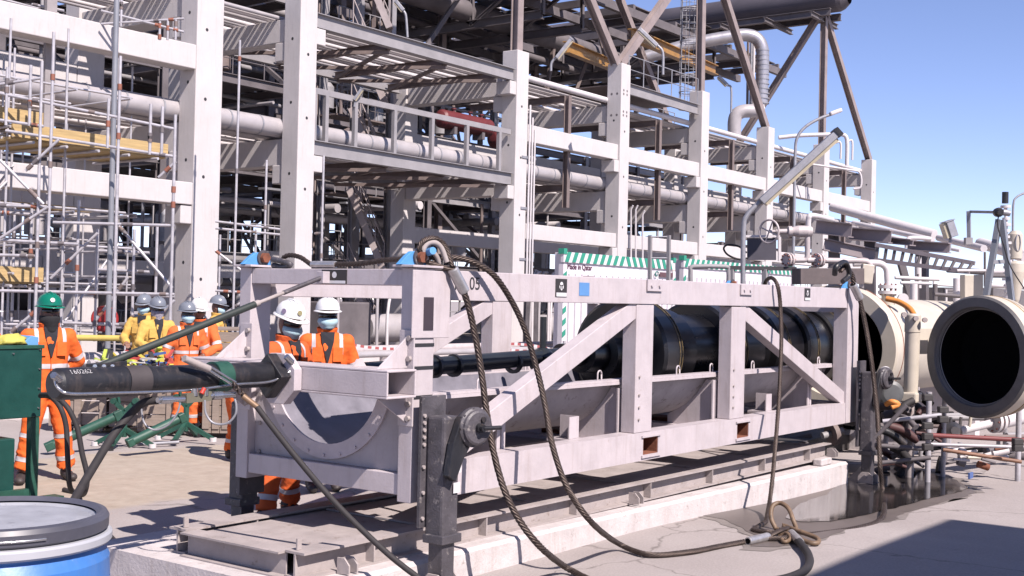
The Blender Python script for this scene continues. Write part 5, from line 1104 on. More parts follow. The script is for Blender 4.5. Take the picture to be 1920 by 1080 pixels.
# ================================================================= big dark platform between the trestles
ept = thing('elevated_platform', 'large dark open platform spanning between the truss bridges at the top', 'platform', (38, 32, 16))
r_ = random.Random(5)
for u in [33.5+2.1*i for i in range(17)]: MB().bar((u, 30, 16.1), (u, 78, 16.1), .2, .35).build('joist', DSTEEL, ept)
for v in [30+3*i for i in range(16)]: MB().bar((33, v, 15.8), (68, v, 15.8), .25, .4).build('girder', DSTEEL, ept)
for i in range(16):
    for j in range(15):
        if r_.random() < .5: u = 33.6+2.1*i; v = 30.2+3*j; B((u, v, 16.30), (u+1.95, v+2.7, 16.34)).build('floor_grating', DSTEEL, ept)
for k in range(9): v = 31+r_.random()*30; z = 15.3-r_.random()*.6; rr = r_.choice((.15, .2, .35, .5)); MB().cyl((33+r_.random()*8, v, z), (60+r_.random()*6, v, z), rr, n=12).build('pipe', r_.choice((DSTEEL, DSTEEL, CLAD)), ept)
for k in range(26):
    u, v = 34+r_.random()*30, 31+r_.random()*35; MB().bar((u, v, 15.6), (u+r_.uniform(-3, 3), v+r_.uniform(-1, 1), 11.5), .18, .18).build('brace', r_.choice((BROWNP, DSTEEL)), ept)

# ================================================================= containers with barber stripe edges
STG = mat('stripe_green', (.03, .30, .20), .5, var=.1); CWH = mat('container_white', (.72, .68, .72), .5, var=.06)
def container(A, Bp, hgt, dep, label, txt=None, post=True):
    A, Bp = V(A), V(Bp); Bp.z = A.z; d = (Bp-A).normalized(); n = V((-d.y, d.x, 0)); 
    if n.y < 0: n = -n
    L = (Bp-A).length; zt = A.z; zb = zt-hgt; base = V((A.x, A.y, zb)); t = thing('striped_container', label, 'container', base)
    def blk(a0, a1, n0, n1, z0, z1, name, m): p = A+d*((a0+a1)/2)+n*((n0+n1)/2); p.z = (z0+z1)/2; return MB().bar(p-d*(a1-a0)/2, p+d*(a1-a0)/2, n1-n0, z1-z0).build(name, m, t, bevel=0)
    blk(.1, L-.1, .05, dep, zb, zt-.05, 'body', CWH); blk(0, L, 0, .09, zt-.32, zt-.04, 'top_rail', CWH); blk(0, L, 0, .09, zb, zb+.2, 'bottom_rail', CWH)
    k = 0; a = .12; w = .175
    while a < L-.25:
        sl = .07 if k < (L/.35)/2 else -.07
        f = lambda aa, z: A+d*aa-n*.004+V((0, 0, z-zt))
        MB().prism([f(a-sl, zt-.31), f(a+w-sl, zt-.31), f(a+w+sl, zt-.04), f(a+sl, zt-.04)], n*-.01).build('stripe', STG, t); a += .35; k += 1
    for a0 in (-.02, L-.14):
        blk(a0, a0+.16, -.02, .16, zt-.10, zt+.05, 'corner_casting', STG); blk(a0, a0+.16, -.01, .14, zb+.02, zt-.37, 'corner_post', CWH)
        if post:
            z = zb+.1
            while z < zt-.6: f = lambda aa, zz: A+d*aa-n*.014+V((0, 0, zz-zt)); MB().prism([f(a0+.0, z), f(a0+.16, z+.09), f(a0+.16, z+.24), f(a0+.0, z+.15)], n*-.008).build('stripe', STG, t); z += .31
    for i in range(int(L/.32)): blk(.3+i*.32, .36+i*.32, .0, .05, zb+.25, zt-.62, 'wall_rib', CWH)
    if txt:
        o = text(txt, .21, A+d*.86+n*.04+V((0, 0, -.43)), d, (0, 0, 1), mat('container_lettering', (.09, .02, .06), .6), t, extrude=.006)
        c = A+d*(L-1.15)-n*.02+V((0, 0, -.50)); m = MB(); m.tube([c+d*.09*cos(q)+V((0, 0, .09*sin(q))) for q in [RAD(30+15*i) for i in range(14)]], .02, 6); m.tube([c+V((0, 0, .0))+d*.045*cos(q)+V((0, 0, .045*sin(q))) for q in [RAD(200+15*i) for i in range(14)]], .014, 6); m.build('round_logo', mat('container_logo_green', (.03, .18, .16), .6), t)
        blk(L-.95, L-.15, -.012, -.002, zt-.56, zt-.42, 'dark_panel', mat('dark_band', (.12, .06, .07), .6)); blk(.95, 1.5, -.012, -.002, zt-.80, zt-.66, 'dark_panel', mat('dark_band', (.12, .06, .07), .6))
    return t
container(V((26.8, 18, 3.23)), V((32.95, 18, 3.23)), 2.75, .35, 'white container with green striped top edge and Made in lettering behind the cradle', 'Made in Qatar')
container(V((33.5, 18, 3.33)), V((42.0, 18, 3.33)), 2.75, .35, 'white container with green striped top edge behind the valve and dark panel')

# ================================================================= pipework and steel above the launcher
PKG = mat('pinkish_pipe_paint', (.52, .46, .46), .5, var=.14, scale=8, col2=(.36, .2, .18), thr=.66); BOLT = mat('rusty_bolts', (.30, .13, .11), .7, var=.3, scale=20)
vl = thing('gate_valve', 'pinkish gate valve with spoked hand wheel lying on its side above the cradle', 'valve', at(1500, 490, d=15.5)); D = 15.5
W = lambda x, y, dd=0: at(x, y, d=D+dd)
MB().lathe(W(1455, 434), W(1525, 434)-W(1455, 434), [(0, 0), (0, .03), (.15, .035), (.155, .07), (.20, .07), (.205, .055), (.28, .075), (.40, .075), (.46, .06), (.47, 0)], 16).build('valve_body', PKG, vl)
hwc = W(1442, 434); ax = (W(1442, 434)-W(1480, 434)).normalized()*.75+CW*-.65; m0 = MB(); A_, B_ = m0._frame(ax)
hwm = MB().tube([hwc+A_*.15*cos(q)+B_*.15*sin(q) for q in [2*pi*i/24 for i in range(24)]], .014, 8, closed=True); hwo = hwm.build('hand_wheel', PKG, vl)
sp = MB()
for i in range(4): q = 2*pi*i/4+.4; sp.cyl(hwc, hwc+A_*.15*cos(q)+B_*.15*sin(q), .01, n=6)
sp.cyl(hwc, W(1458, 434), .018, n=8); sp.build('spokes', PKG, hwo)
def run(t, pts, r, m, name='pipe', dd=0, dlist=None, n=12, k=4): 
    P = [W(x, y, dd if dlist is None else dlist[i]) for i, (x, y) in enumerate(pts)]; return MB().tube(smooth_path(P, k), r, n).build(name, m, t)
run(vl, [(1516, 430), (1516, 412), (1519, 405), (1530, 405), (1560, 412)], .035, WHITEP, dlist=[0, 0, 0, .1, .8]); run(vl, [(1514, 440), (1514, 470), (1512, 486), (1500, 488), (1490, 488)], .034, PKG)
run(vl, [(1514, 488), (1530, 488), (1575, 489), (1616, 489), (1628, 492), (1634, 503), (1634, 512)], .036, PKG)
def flange(t, c, ax_, r, th=.03, gap=.02, name='flange', m=PKG, nb=8):
    c, ax_ = V(c), V(ax_).normalized(); MB().lathe(c, ax_, [(-gap/2-th, 0), (-gap/2-th, r), (-gap/2, r), (-gap/2, 0)], 24).build(name, m, t); MB().lathe(c, ax_, [(gap/2, 0), (gap/2, r), (gap/2+th, r), (gap/2+th, 0)], 24).build(name, m, t)
    s = MB(); a, b = s._frame(ax_)
    for i in range(nb): q = 2*pi*i/nb; p = c+(a*cos(q)+b*sin(q))*r*.8; s.cyl(p-ax_*(gap/2+th+.02), p+ax_*(gap/2+th+.02), .012, n=6)
    s.build('bolts', BOLT, t)
rx = (W(1560, 488)-W(1500, 488)).normalized()*.8+CW*.5
flange(vl, W(1478, 487), rx, .085); flange(vl, W(1534, 488), rx, .09)
# second nozzle line with its flange on top of the barrel
nz = thing('nozzle_pipe', 'pale pipe elbow dropping to a bolted flange on the launcher barrel', 'pipe', at(1664, 555, d=16))
run(nz, [(1600, 494), (1635, 493), (1652, 495), (1662, 504), (1664, 520), (1665, 535)], .045, WHITEP, dd=.5)
flange(nz, W(1665, 543, .5), (0, 0, 1), .13, .045, .03, m=WHITEP, nb=8); MB().cyl(W(1665, 550, .5), W(1665, 572, .5), .085, n=16).build('nozzle', CREAM, nz)
MB().lathe(W(1694, 560, .4), CW, [(0, 0), (0, .07), (.05, .07), (.05, 0)], 18).build('lug_plate', WHITEP, nz)
bb = tag(MB().bar(at(1493, 518, d=15.0), at(1612, 518, d=15.4), .18, .20).build('brown_beam', mat('brown_box_steel', (.12, .095, .095), .7, var=.25, scale=5, col2=(.2, .13, .1), thr=.6), bevel=.004), 'short dark brown box beam lying above the cradle right end', 'beam')
tag(MB().bar(at(1614, 512, d=15.4), at(1636, 515, d=15.4), .1, .24).build('end_clamp', CREAM, bevel=.01), 'cream clamp block at the end of the brown box beam', 'clamp')
pnl = thing('signboard', 'dark rectangular panel in a pale frame left of the hand wheel', 'panel', at(1428, 490, d=16.5))
MB().bar(at(1401, 467, d=16.5), at(1455, 467, d=16.5), .03, .30).build('panel', mat('panel_dark', (.07, .065, .085), .5), pnl); MB().bar(at(1459, 467, d=16.48), at(1464, 467, d=16.48), .05, .33).build('frame', WHITEP, pnl); MB().bar(at(1396, 443, d=16.48), at(1462, 443, d=16.48), .05, .03).build('frame', WHITEP, pnl)
gf = thing('guard_frame', 'grey tubular guard frames just behind the cradle top rail', 'guard', at(1400, 520, d=15.5))
run(gf, [(1295, 530), (1295, 506), (1300, 500), (1360, 500), (1366, 506), (1366, 530)], .03, GREYP, 'guard_loop', k=2)
MB().bar(W(1366, 502), W(1493, 504), .05, .05).build('top_bar', mat('bar_dark', (.05, .045, .05), .5), gf)
for x in (1372, 1434): MB().bar(W(x, 505), W(x, 535), .06, .06).build('post', GREYP, gf)
ldr = thing('short_ladder', 'two grey ladder posts with rungs standing behind the cradle', 'ladder', at(1236, 540, d=16.5))
for x in (1219, 1254): MB().bar(at(x, 441, d=16.5), at(x-1, 545, d=16.5), .045, .045).build('post', GREYP, ldr)
for y in (444, 484): MB().cyl(at(1219, y, d=16.5), at(1254, y, d=16.5), .012, n=6).build('rung', STEELG, ldr)
hose('black_loop', [at(1402, 484, d=16), at(1385, 486, d=16), at(1365, 478, d=16), at(1357, 466, d=16), at(1365, 459, d=16), at(1385, 462, d=16), at(1400, 474, d=16)], .013, 'loop of black cable hanging left of the dark panel')
# cantilever steel and cable tray on the right
sr = thing('support_steel', 'grey brown cantilever beams carrying white pipes right of the rack', 'support steel', at(1640, 560, d=24))
PURP = mat('support_steel_paint', (.30, .255, .265), .6, var=.15, scale=3)
for (x0, y0, x1, y1, h) in ((1530, 425, 1597, 432, .26), (1593, 438, 1671, 444, .24), (1702, 460, 1781, 465, .19), (1655, 450, 1712, 455, .12)):
    MB().ibeam(at(x0, y0, d=22.5), at(x1, y1, d=22), .2, h, .02).build('cantilever_beam', PURP, sr)
for (x0, x1, y0, y1) in ((1627, 1636, 432, 560), (1720, 1738, 470, 570), (1560, 1568, 430, 520)): MB().bar(at((x0+x1)/2, y0, d=22.4), at((x0+x1)/2, y1+30, d=22.4), (x1-x0)/2270*22, .2).build('post', DSTEEL, sr)
MB().bar(at(1690, 495, d=22.4), at(1712, 575, d=22.4), .12, .12).build('brace', DSTEEL, sr)
MB().ibeam(at(1545, 458, d=22.3), at(1640, 478, d=22.3), .15, .22, .02).build('cantilever_beam', PURP, sr)
ct = thing('cable_tray', 'open ladder tray running down to the right above the vessel', 'cable tray', at(1735, 510, d=21))
for a, b, h in (((1642, 459), (1828, 494), .07), ((1640, 487), (1818, 510), .07)): MB().bar(at(*a, d=21), at(*b, d=20), .05, h).build('side_rail', PURP, ct)
for i in range(12): f = i/11; MB().bar(at(1646+176*f, 462+33*f, d=21-f), at(1643+170*f, 486+22*f, d=21-f), .05, .04).build('rung', DSTEEL, ct)
wp = thing('white_pipes', 'white insulated pipe ending in mid air right of the last column', 'pipe', at(1700, 430, d=50))
MB().lathe(at(1560, 388, d=50), at(1752, 440, d=46)-at(1560, 388, d=50), [(0, .0), (0, .19), ((at(1752, 440, d=46)-at(1560, 388, d=50)).length, .19), ((at(1752, 440, d=46)-at(1560, 388, d=50)).length+.02, 0)], 16).build('pipe', WHITEP, wp)
for a, b, r in (((1600, 418), (1749, 450), .09), ((1600, 430), (1800, 470), .06), ((1760, 446), (1845, 466), .12), ((1838, 456), (1925, 482), .20)): MB().cyl(at(*a, d=44), at(*b, d=40), r, n=10).build('pipe', WHITEP, wp)
run(wp, [(1745, 448), (1712, 446), (1702, 450), (1700, 465)], .07, WHITEP, dd=22)
wp2 = thing('white_pipes', 'pair of thin white pipe bends above the last rack bay', 'pipe', at(1590, 330, d=58))
for P_ in ([(1460, 258), (1500, 254), (1560, 252), (1578, 252), (1588, 262), (1588, 310)], [(1500, 305), (1590, 318), (1612, 324), (1614, 350), (1600, 354)], [(1566, 268), (1576, 268), (1576, 298)], [(1590, 265), (1598, 265), (1598, 300)]): MB().tube(smooth_path([at(x, y, d=58) for x, y in P_], 4), .10 if P_[0][1] == 258 else .05, 8).build('pipe', WHITEP, wp2)
# A-frame davit, arm and mast near the door
af = thing('davit', 'grey A-frame with a pulley head standing above the open door', 'davit', at(1870, 570, d=15)); d_ = 15
for a, b in (((1873, 412), (1849, 556)), ((1879, 412), (1897, 564))): MB().bar(at(*a, d=d_), at(*b, d=d_), .10, .06).build('leg', mat('davit_grey', (.22, .235, .27), .5, var=.15), af)
MB().bar(at(1860, 492, d=d_), at(1888, 490, d=d_), .06, .05).build('cross_bar', STEELG, af)
MB().lathe(at(1873, 398, d=d_-.1), -CW, [(-.06, 0), (-.06, .055), (0, .06), (.02, .04), (.06, .035), (.06, 0)], 16).build('pulley_head', BLACKR, af)
MB().cyl(at(1880, 398, d=d_), at(1893, 400, d=d_), .04, n=10).build('pulley_axle', STEELG, af)
MB().tube(smooth_path([at(1872, 405, d=d_-.1), at(1871, 425, d=d_-.1), at(1882, 460, d=d_-.1), at(1895, 500, d=d_-.1), at(1925, 548, d=d_-.1)], 5), .008, 6).build('cable', RUBBER, af)
ar = thing('lifting_hook_post', 'thin grey inverted L arm left of the A-frame against the sky', 'arm', at(1817, 450, d=16))
MB().bar(at(1816, 396, d=16), at(1817, 447, d=16), .045, .045).build('upright', STEELG, ar); MB().bar(at(1820, 397, d=16), at(1868, 398, d=15.3), .035, .035).build('arm', STEELG, ar); MB().bar(at(1809, 452, d=16), at(1822, 452, d=16), .08, .09).build('base_box', GREYP, ar)
ms = thing('jointed_mast', 'slender white mast of stacked fittings topped by a black cap', 'mast', at(1887, 560, d=17)); y = 556
prof = [(0, .02)]; top_ = at(1885, 360, d=17); bot = at(1889, 560, d=17); Lm = (top_-bot).length; k = 0; q = 0
while q < Lm-.18: prof += [(q, .025), (q, .05 if k % 3 else .07), (q+.035, .05 if k % 3 else .07), (q+.035, .022)]; q += .085; k += 1
MB().lathe(bot, top_-bot, prof, 10).build('mast', WHITEP, ms); MB().cyl(top_-V((0, 0, .16)), top_, .045, n=10).build('black_cap', BLACKR, ms)
tk = thing('cream_tank', 'cream upright dosing tank behind the mast at the right edge', 'tank', at(1905, 570, d=17.5))
MB().lathe(at(1903, 485, d=17.5), (0, 0, 1), [(0, 0), (0, .10), (.35, .10), (.40, .06), (.40, 0)], 20).build('upper_body', CREAM, tk); MB().lathe(at(1903, 575, d=17.5), (0, 0, 1), [(0, .02), (.1, .06), (.5, .13), (.62, .13), (.66, .10)], 20).build('lower_cone', CREAM, tk)
MB().tube([at(1909, 455, d=17.4)+V((0, .0, 0))+CR*.035*cos(a)+V((0, 0, .12*sin(a))) for a in [2*pi*i/14 for i in range(14)]], .008, 6, closed=True).build('hatch_ring', STEELG, tk)
tag(MB().bar(at(1804, 538, d=18), at(1839, 538, d=18), .2, .36).build('junction_box', CREAM, bevel=.01), 'cream box with a dark slot standing behind the big door', 'box')
eq = thing('pipe_clutter', 'dense dark and white small bore piping behind the open door', 'piping', at(1800, 570, d=20)); r_ = random.Random(9)
for k in range(26):
    x, y = r_.uniform(1690, 1915), r_.uniform(500, 585); dd = r_.uniform(18.5, 22)
    if r_.random() < .55: MB().cyl(at(x-r_.uniform(15, 50), y, d=dd), at(x+r_.uniform(15, 50), y+r_.uniform(0, 5), d=dd), r_.choice((.02, .03, .05)), n=8).build('pipe', r_.choice((WHITEP, DSTEEL, DSTEEL, PKG)), eq)
    else: MB().cyl(at(x, y-r_.uniform(10, 40), d=dd), at(x, y+r_.uniform(20, 50), d=dd), r_.choice((.02, .04, .06)), n=8).build('pipe', r_.choice((WHITEP, DSTEEL, DSTEEL)), eq)
tag(MB().box(tuple(at(1690, 640, d=23)), tuple(at(1925, 545, d=24))).build('equipment_skid', mat('skid_grey', (.16, .145, .15), .7, var=.3, scale=2)), 'grey equipment block low behind the open door', 'equipment')

# ================================================================= scaffold under the door
TUBE = mat('scaffold_tube', (.52, .50, .53), .45, metal=.2, var=.25, scale=5, col2=(.30, .16, .10), thr=.66)
sd = thing('door_scaffold', 'short grey scaffold tubes standing in the puddle under the open door', 'scaffold', at(1740, 905, z=-.12))
def tube_to_ground(t, x, y0, yb, r=.028, m=TUBE): b = at(x, yb, z=-.125); q = at(x, y0, d=(b-V((0, 0, CH))).dot(CW)); MB().cyl((b.x, b.y, -.13), (b.x, b.y, q.z), r, n=10).build('standard', m, t); return b
b1 = tube_to_ground(sd, 1739, 735, 906, .033); b2 = tube_to_ground(sd, 1768, 742, 895, .028); b3 = tube_to_ground(sd, 1908, 762, 903, .033); b4 = tube_to_ground(sd, 1660, 760, 880, .03); b5 = tube_to_ground(sd, 1695, 760, 885, .028)
dd1 = 13.1
for a, b, r, m, nm in (((1745, 816), (1930, 826), .026, mat('tube_red', (.22, .05, .05), .6, var=.3), 'ledger'), ((1745, 833), (1930, 839), .020, TUBE, 'ledger'), ((1768, 843), (1915, 866), .022, mat('tube_orange_brown', (.26, .13, .08), .6, var=.3), 'ledger'), ((1655, 790), (1765, 778), .024, TUBE, 'ledger'), ((1640, 835), (1740, 842), .026, DSTEEL, 'ledger'), ((1650, 868), (1745, 858), .024, DSTEEL, 'ledger'), ((1640, 822), (1700, 760), .024, DSTEEL, 'brace')):
    MB().cyl(at(*a, d=dd1+.2), at(*b, d=dd1+.1), r, n=10).build(nm, m, sd)
for x, y in ((1739, 798), (1739, 818), (1768, 786), (1739, 838), (1908, 828), (1908, 840), (1739, 745), (1768, 768)):
    MB().bar(at(x-9, y, d=13.0), at(x+9, y, d=13.0), .09, .07).build('coupler', mat('coupler_dark', (.05, .045, .045), .7), sd, bevel=.01)
sv = thing('small_valves', 'cluster of small white valves and flanged pipes on the ground under the door', 'valves', at(1820, 860, z=-.12)); r_ = random.Random(4)
flange(sv, at(1868, 790, d=14.6), CR+CW*.4, .14, .04, .03, m=WHITEP); MB().cyl(at(1880, 788, d=14.6), at(1925, 778, d=14.9), .10, n=14).build('pipe', WHITEP, sv); MB().cyl(at(1800, 808, d=14.5), at(1862, 793, d=14.6), .05, n=12).build('pipe', WHITEP, sv)
MB().lathe(at(1786, 806, d=14.5), -CW, [(-.1, 0), (-.1, .09), (.02, .10), (.05, .06), (.09, .05), (.09, 0)], 16).build('valve_body', CREAM, sv)
for x in (1781, 1800, 1818): MB().cyl(at(x, 800, d=14.5), at(x+2, 782, d=14.5), .02, n=8).build('stem', CREAM, sv)
for k in range(14):
    x, y = r_.uniform(1775, 1900), r_.uniform(842, 885); c = at(x, y, d=14.2+r_.uniform(-.4, .8)); MB().cyl(c-CR*r_.uniform(.03, .12), c+CR*r_.uniform(.03, .12)+V((0, 0, r_.uniform(-.05, .05))), r_.uniform(.015, .045), n=8).build('fitting', r_.choice((WHITEP, CREAM, DSTEEL, RUST, WHITEP)), sv)
for k in range(30):
    x, y = r_.uniform(1660, 1925), r_.uniform(770, 882); c = at(x, y, d=15.2+r_.uniform(0, 2.2)); c.z = max(c.z, 0)
    if k % 3: MB().cyl(c-CR*r_.uniform(.1, .5), c+CR*r_.uniform(.1, .5)+CW*r_.uniform(-.3, .3), r_.uniform(.02, .05), n=8).build('pipe', r_.choice((DSTEEL, BROWNP, WHITEP, GREYP, DARK)), sv)
    else: MB().cyl(V((c.x, c.y, -.12)), c+V((0, 0, .1)), .03, n=8).build('support', r_.choice((DSTEEL, TUBE, GREYP)), sv)
MB().box(tuple(at(1815, 898, d=13.9)), tuple(at(1825, 885, d=14.0))).build('blue_can', mat('blue_can', (.08, .14, .36), .5), sv)
dk = thing('dark_clutter', 'dark tangle of hoses and fittings behind the right jack', 'clutter', at(1690, 880, z=-.12)); r_ = random.Random(14)
for k in range(34):
    x, y = r_.uniform(1645, 1765), r_.uniform(745, 895); c = at(x, y, d=r_.uniform(13.6, 15)); L_ = V((r_.uniform(-1, 1), r_.uniform(-1, 1), r_.uniform(-.8, .8)))*.14
    MB().tube(smooth_path([c-L_, c+V((0, 0, .03)), c+L_], 3), r_.uniform(.02, .055), 8).build('fitting', r_.choice((DARK, RUBBER, DSTEEL, BROWNP, BLACKR, mat('dark_red', (.08, .03, .03), .6))), dk)
MB().lathe(at(1672, 737, d=13.9), -CW, [(-.25, .03), (-.25, .14), (0, .14), (.02, .10), (.03, 0)], 20).build('motor', mat('motor_grey', (.12, .125, .13), .5, var=.3), dk)
MB().lathe(at(1660, 700, d=13.8), -CW, [(-.05, 0), (-.05, .07), (0, .08), (.02, .04), (.05, .03), (.05, 0)], 16).build('gear_head', STEELG, dk)
MB().tube(smooth_path([at(1662, 758, d=13.6), at(1672, 753, d=13.5), at(1684, 758, d=13.5), at(1672, 764, d=13.5)], 4), .03, 8).build('orange_sleeve', mat('orange_rubber', (.75, .28, .06), .6), dk)

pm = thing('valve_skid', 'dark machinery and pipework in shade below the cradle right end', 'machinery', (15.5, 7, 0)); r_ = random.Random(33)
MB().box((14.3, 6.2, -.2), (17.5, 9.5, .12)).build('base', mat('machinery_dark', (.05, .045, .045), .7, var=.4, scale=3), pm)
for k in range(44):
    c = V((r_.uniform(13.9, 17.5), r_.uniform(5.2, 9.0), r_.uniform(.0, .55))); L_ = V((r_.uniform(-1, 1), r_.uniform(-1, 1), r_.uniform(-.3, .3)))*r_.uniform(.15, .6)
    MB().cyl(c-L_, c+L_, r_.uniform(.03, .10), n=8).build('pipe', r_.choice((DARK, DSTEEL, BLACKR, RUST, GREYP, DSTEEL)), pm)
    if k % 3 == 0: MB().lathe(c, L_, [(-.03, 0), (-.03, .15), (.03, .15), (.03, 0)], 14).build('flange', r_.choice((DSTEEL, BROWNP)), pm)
# ================================================================= scaffold in front of the left part of the rack
def scaf(label, tubes, d, boards=(), r=.028, loc=None):
    t = thing('tube_scaffold', label, 'scaffold', at(200, 640, d=d) if loc is None else loc); rr = random.Random(len(tubes))
    for tb in tubes:
        (x0, y0, x1, y1) = tb[:4]; dd = d+(tb[4] if len(tb) > 4 else 0); A, Bq = at(x0, y0, d=dd), at(x1, y1, d=dd)
        nm = 'standard' if abs(x1-x0) < 14 else ('ledger' if abs(y1-y0) < .35*abs(x1-x0) else 'brace')
        if nm == 'standard': Bq.x, Bq.y = A.x, A.y
        MB().cyl(A, Bq, r, n=8).build(nm, TUBE, t, fixn=False)
        for q in range(2 if rr.random() < .75 else 1):
            f = rr.uniform(.05, .95); c = A.lerp(Bq, f); dv = (Bq-A).normalized(); MB().cyl(c-dv*.06, c+dv*.05, r*1.45, n=6).build('coupler', rr.choice((BROWNP, mat('coupler_rust', (.30, .11, .07), .7, var=.3), DSTEEL)), t, fixn=False)
    return t
T1 = [(14, 126, 13, 235), (58, 122, 54, 236), (79, 114, 70, 640), (101, 60, 92, 640), (204, 185, 200, 278), (226, 105, 218, 640), (283, 195, 280, 290), (305, 200, 302, 290), (329, 215, 325, 640),
  (0, 175, 328, 242), (0, 158, 80, 146), (0, 225, 82, 237), (11, 245, 330, 294), (0, 385, 92, 388), (100, 417, 327, 423), (0, 450, 147, 458), (0, 478, 70, 480), (0, 545, 327, 552), (150, 548, 327, 556, .5),
  (0, 300, 82, 383, -.1), (0, 447, 90, 388, -.1), (95, 522, 183, 437, .3), (217, 417, 323, 540, .2), (20, 623, 67, 583), (297, 333, 330, 303), (297, 593, 327, 563), (48, 320, 110, 262, -.1), (0, 398, 60, 402, .8), (28, 380, 26, 640, 1.0), (60, 380, 58, 640, 1.3), (148, 375, 145, 640, 1.2), (183, 430, 180, 640, .8), (252, 430, 250, 640, 1.2), (295, 420, 293, 640, 1.4), (118, 605, 320, 612, .8), (0, 640, 330, 632, 1), (185, 505, 280, 510, 1.4), (185, 470, 280, 474, 1.4), (180, 600, 240, 520, 1.2)]
s1_ = scaf('tube scaffold with yellow brown boards in front of the left rack beams', T1, 21.5)
def boards(t, x0, y0, x1, y1, d, n, w=.24, toe=.2, u=True):
    A = at(x0, y0, d=d); Bq = at(x1, y1, v=A.y); Bq = V((Bq.x, A.y, A.z))    # along u
    MB().box((A.x, A.y-.02, A.z-.05), (Bq.x, A.y+.02, A.z+toe)).build('toe_board', WOODY, t)
    for k in range(n): MB().box((A.x+(.1 if k % 2 else 0), A.y+.06+k*(w+.015), A.z-.09), (Bq.x-(.15 if k % 3 else 0), A.y+.06+k*(w+.015)+w, A.z-.05)).build('board', WOODY, t)
    for k in range(5): u_ = A.x+(Bq.x-A.x)*(k+.5)/5; MB().cyl((u_, A.y-.15, A.z-.13), (u_, A.y+n*w+.3, A.z-.13), .03, n=6).build('transom', TUBE, t)
def grid(t, us, vs, zs, r=.024, seed=2):
    q = random.Random(seed)
    for u in us:
        for v in vs: MB().cyl((u, v, 0), (u+q.uniform(-.03, .03), v, q.uniform(5.6, 7.4)), r, n=7).build('standard', TUBE, t, fixn=False)
    for z in zs:
        for v in vs:
            if q.random() < .85: MB().cyl((us[0]-q.uniform(.1, .8), v+.05, z), (us[-1]+q.uniform(.1, .5), v+.05, z+.02), r, n=7).build('ledger', TUBE, t, fixn=False)
            if q.random() < .5: k = q.randrange(len(us)-1); MB().cyl((us[k], v-.05, z), (us[k+1], v-.05, z+1.6), r, n=7).build('brace', TUBE, t, fixn=False)
        for u in us: MB().cyl((u+.05, vs[0]-.25, z-.06), (u+.05, vs[-1]+.3, z-.06), r, n=7).build('transom', TUBE, t, fixn=False)
s3_ = thing('tube_scaffold', 'dense birdcage of thin tubes under and behind the left rack beams', 'scaffold', (14, 24.5, 0))
grid(s3_, [9.5, 11.1, 12.8, 14.6, 16.2, 17.9], [24.6, 26.4, 28.0], [.9, 2.0, 3.1, 3.7], seed=3)
s4_ = thing('tube_scaffold', 'low scaffold tubes and hand rails left of the tall grey pole', 'scaffold', (14, 22.2, 0))
grid(s4_, [9.0, 10.6, 12.2, 13.4, 14.6], [20.4, 22.2], [1.2, 2.2, 2.7, 3.4, 5.7], seed=5)
for z in (2.0, 3.75):
    for k in range(6): MB().box((9.0, 24.7+k*.26, z), (17.5-(k % 3)*.6, 24.93+k*.26, z+.04)).build('board', WOODY, s3_)
boards(s1_, 22, 250, 314, 283, 21.6, 7); boards(s1_, -60, 214, 80, 228, 21.3, 4, toe=.22); boards(s1_, -60, 520, 80, 528, 21.3, 4, toe=.22)
scaf('thin scaffold tubes standing between the two tall white columns', [(450, 75, 445, 640), (404, 415, 525, 430), (404, 470, 470, 520), (413, 440, 411, 640, .5), (404, 545, 520, 552), (470, 540, 440, 640), (480, 430, 478, 640, .8), (404, 428, 525, 440, .6), (500, 300, 498, 640, 1.5), (404, 600, 520, 520, .6)], 27.5, loc=at(450, 640, d=27.5))
scaf('single scaffold pole with red couplers right of the second tall column', [(607, 292, 602, 500), (590, 438, 606, 437)], 29, loc=at(605, 640, d=29))
scaf('scaffold tubes high between the top rack beams at the left', [(100, 0, 99, 20), (60, 8, 120, 20), (10, 0, 110, 26), (190, 20, 345, 60), (228, 0, 226, 50), (190, 45, 345, 35), (300, 40, 300, 75), (315, 38, 314, 75), (330, 36, 330, 75)], 27, loc=at(200, 40, d=27))

# ================================================================= stands, crates, straps, low walls behind
def crate(x0, x1, ytop, ybot, label, dep=1.0, lid=True):
    b = at(x0, ybot, z=0); e = at(x1, ybot, z=0); d = (b-V((0, 0, CH))).dot(CW); zt = at(x0, ytop, d=d).z; e = at(x1, ybot, d=d); e.z = 0; ax_ = (e-b).normalized(); n = V((-ax_.y, ax_.x, 0)); n = n if n.dot(CW) > 0 else -n; L_ = (e-b).length
    t = thing('wooden_crate', label, 'crate', b); k = max(3, int(zt/.16))
    for i in range(k): z0 = .08+(zt-.1)*i/k; z1 = .08+(zt-.1)*(i+1)/k-.012; p = b+V((0, 0, (z0+z1)/2)); MB().bar(p, p+ax_*L_, .022, z1-z0).build('plank', CRATE, t); q = p+n*.02+ax_*.011; MB().bar(p+n*.012, p+n*dep, .022, z1-z0).build('plank', CRATE, t); MB().bar(p+ax_*L_+n*.012, p+ax_*L_+n*dep, .022, z1-z0).build('plank', CRATE, t)
    for f in (.03, .5, .97): p = b+ax_*L_*f-n*.025; MB().bar(p+V((0, 0, .06)), p+V((0, 0, zt-.02)), .09, .025, up=n).build('batten', CRATE, t)
    for i in range(5): p = b+n*(dep*(i+.5)/5)+V((0, 0, zt)); MB().bar(p-ax_*.03, p+ax_*(L_+.03), dep/5-.012, .025).build('lid_plank', CRATE, t)
    for f in (.1, .5, .9): p = b+ax_*L_*f; MB().bar(p-n*.02+V((0, 0, .04)), p+n*dep+V((0, 0, .04)), .1, .07).build('runner', CRATE, t)
    return t
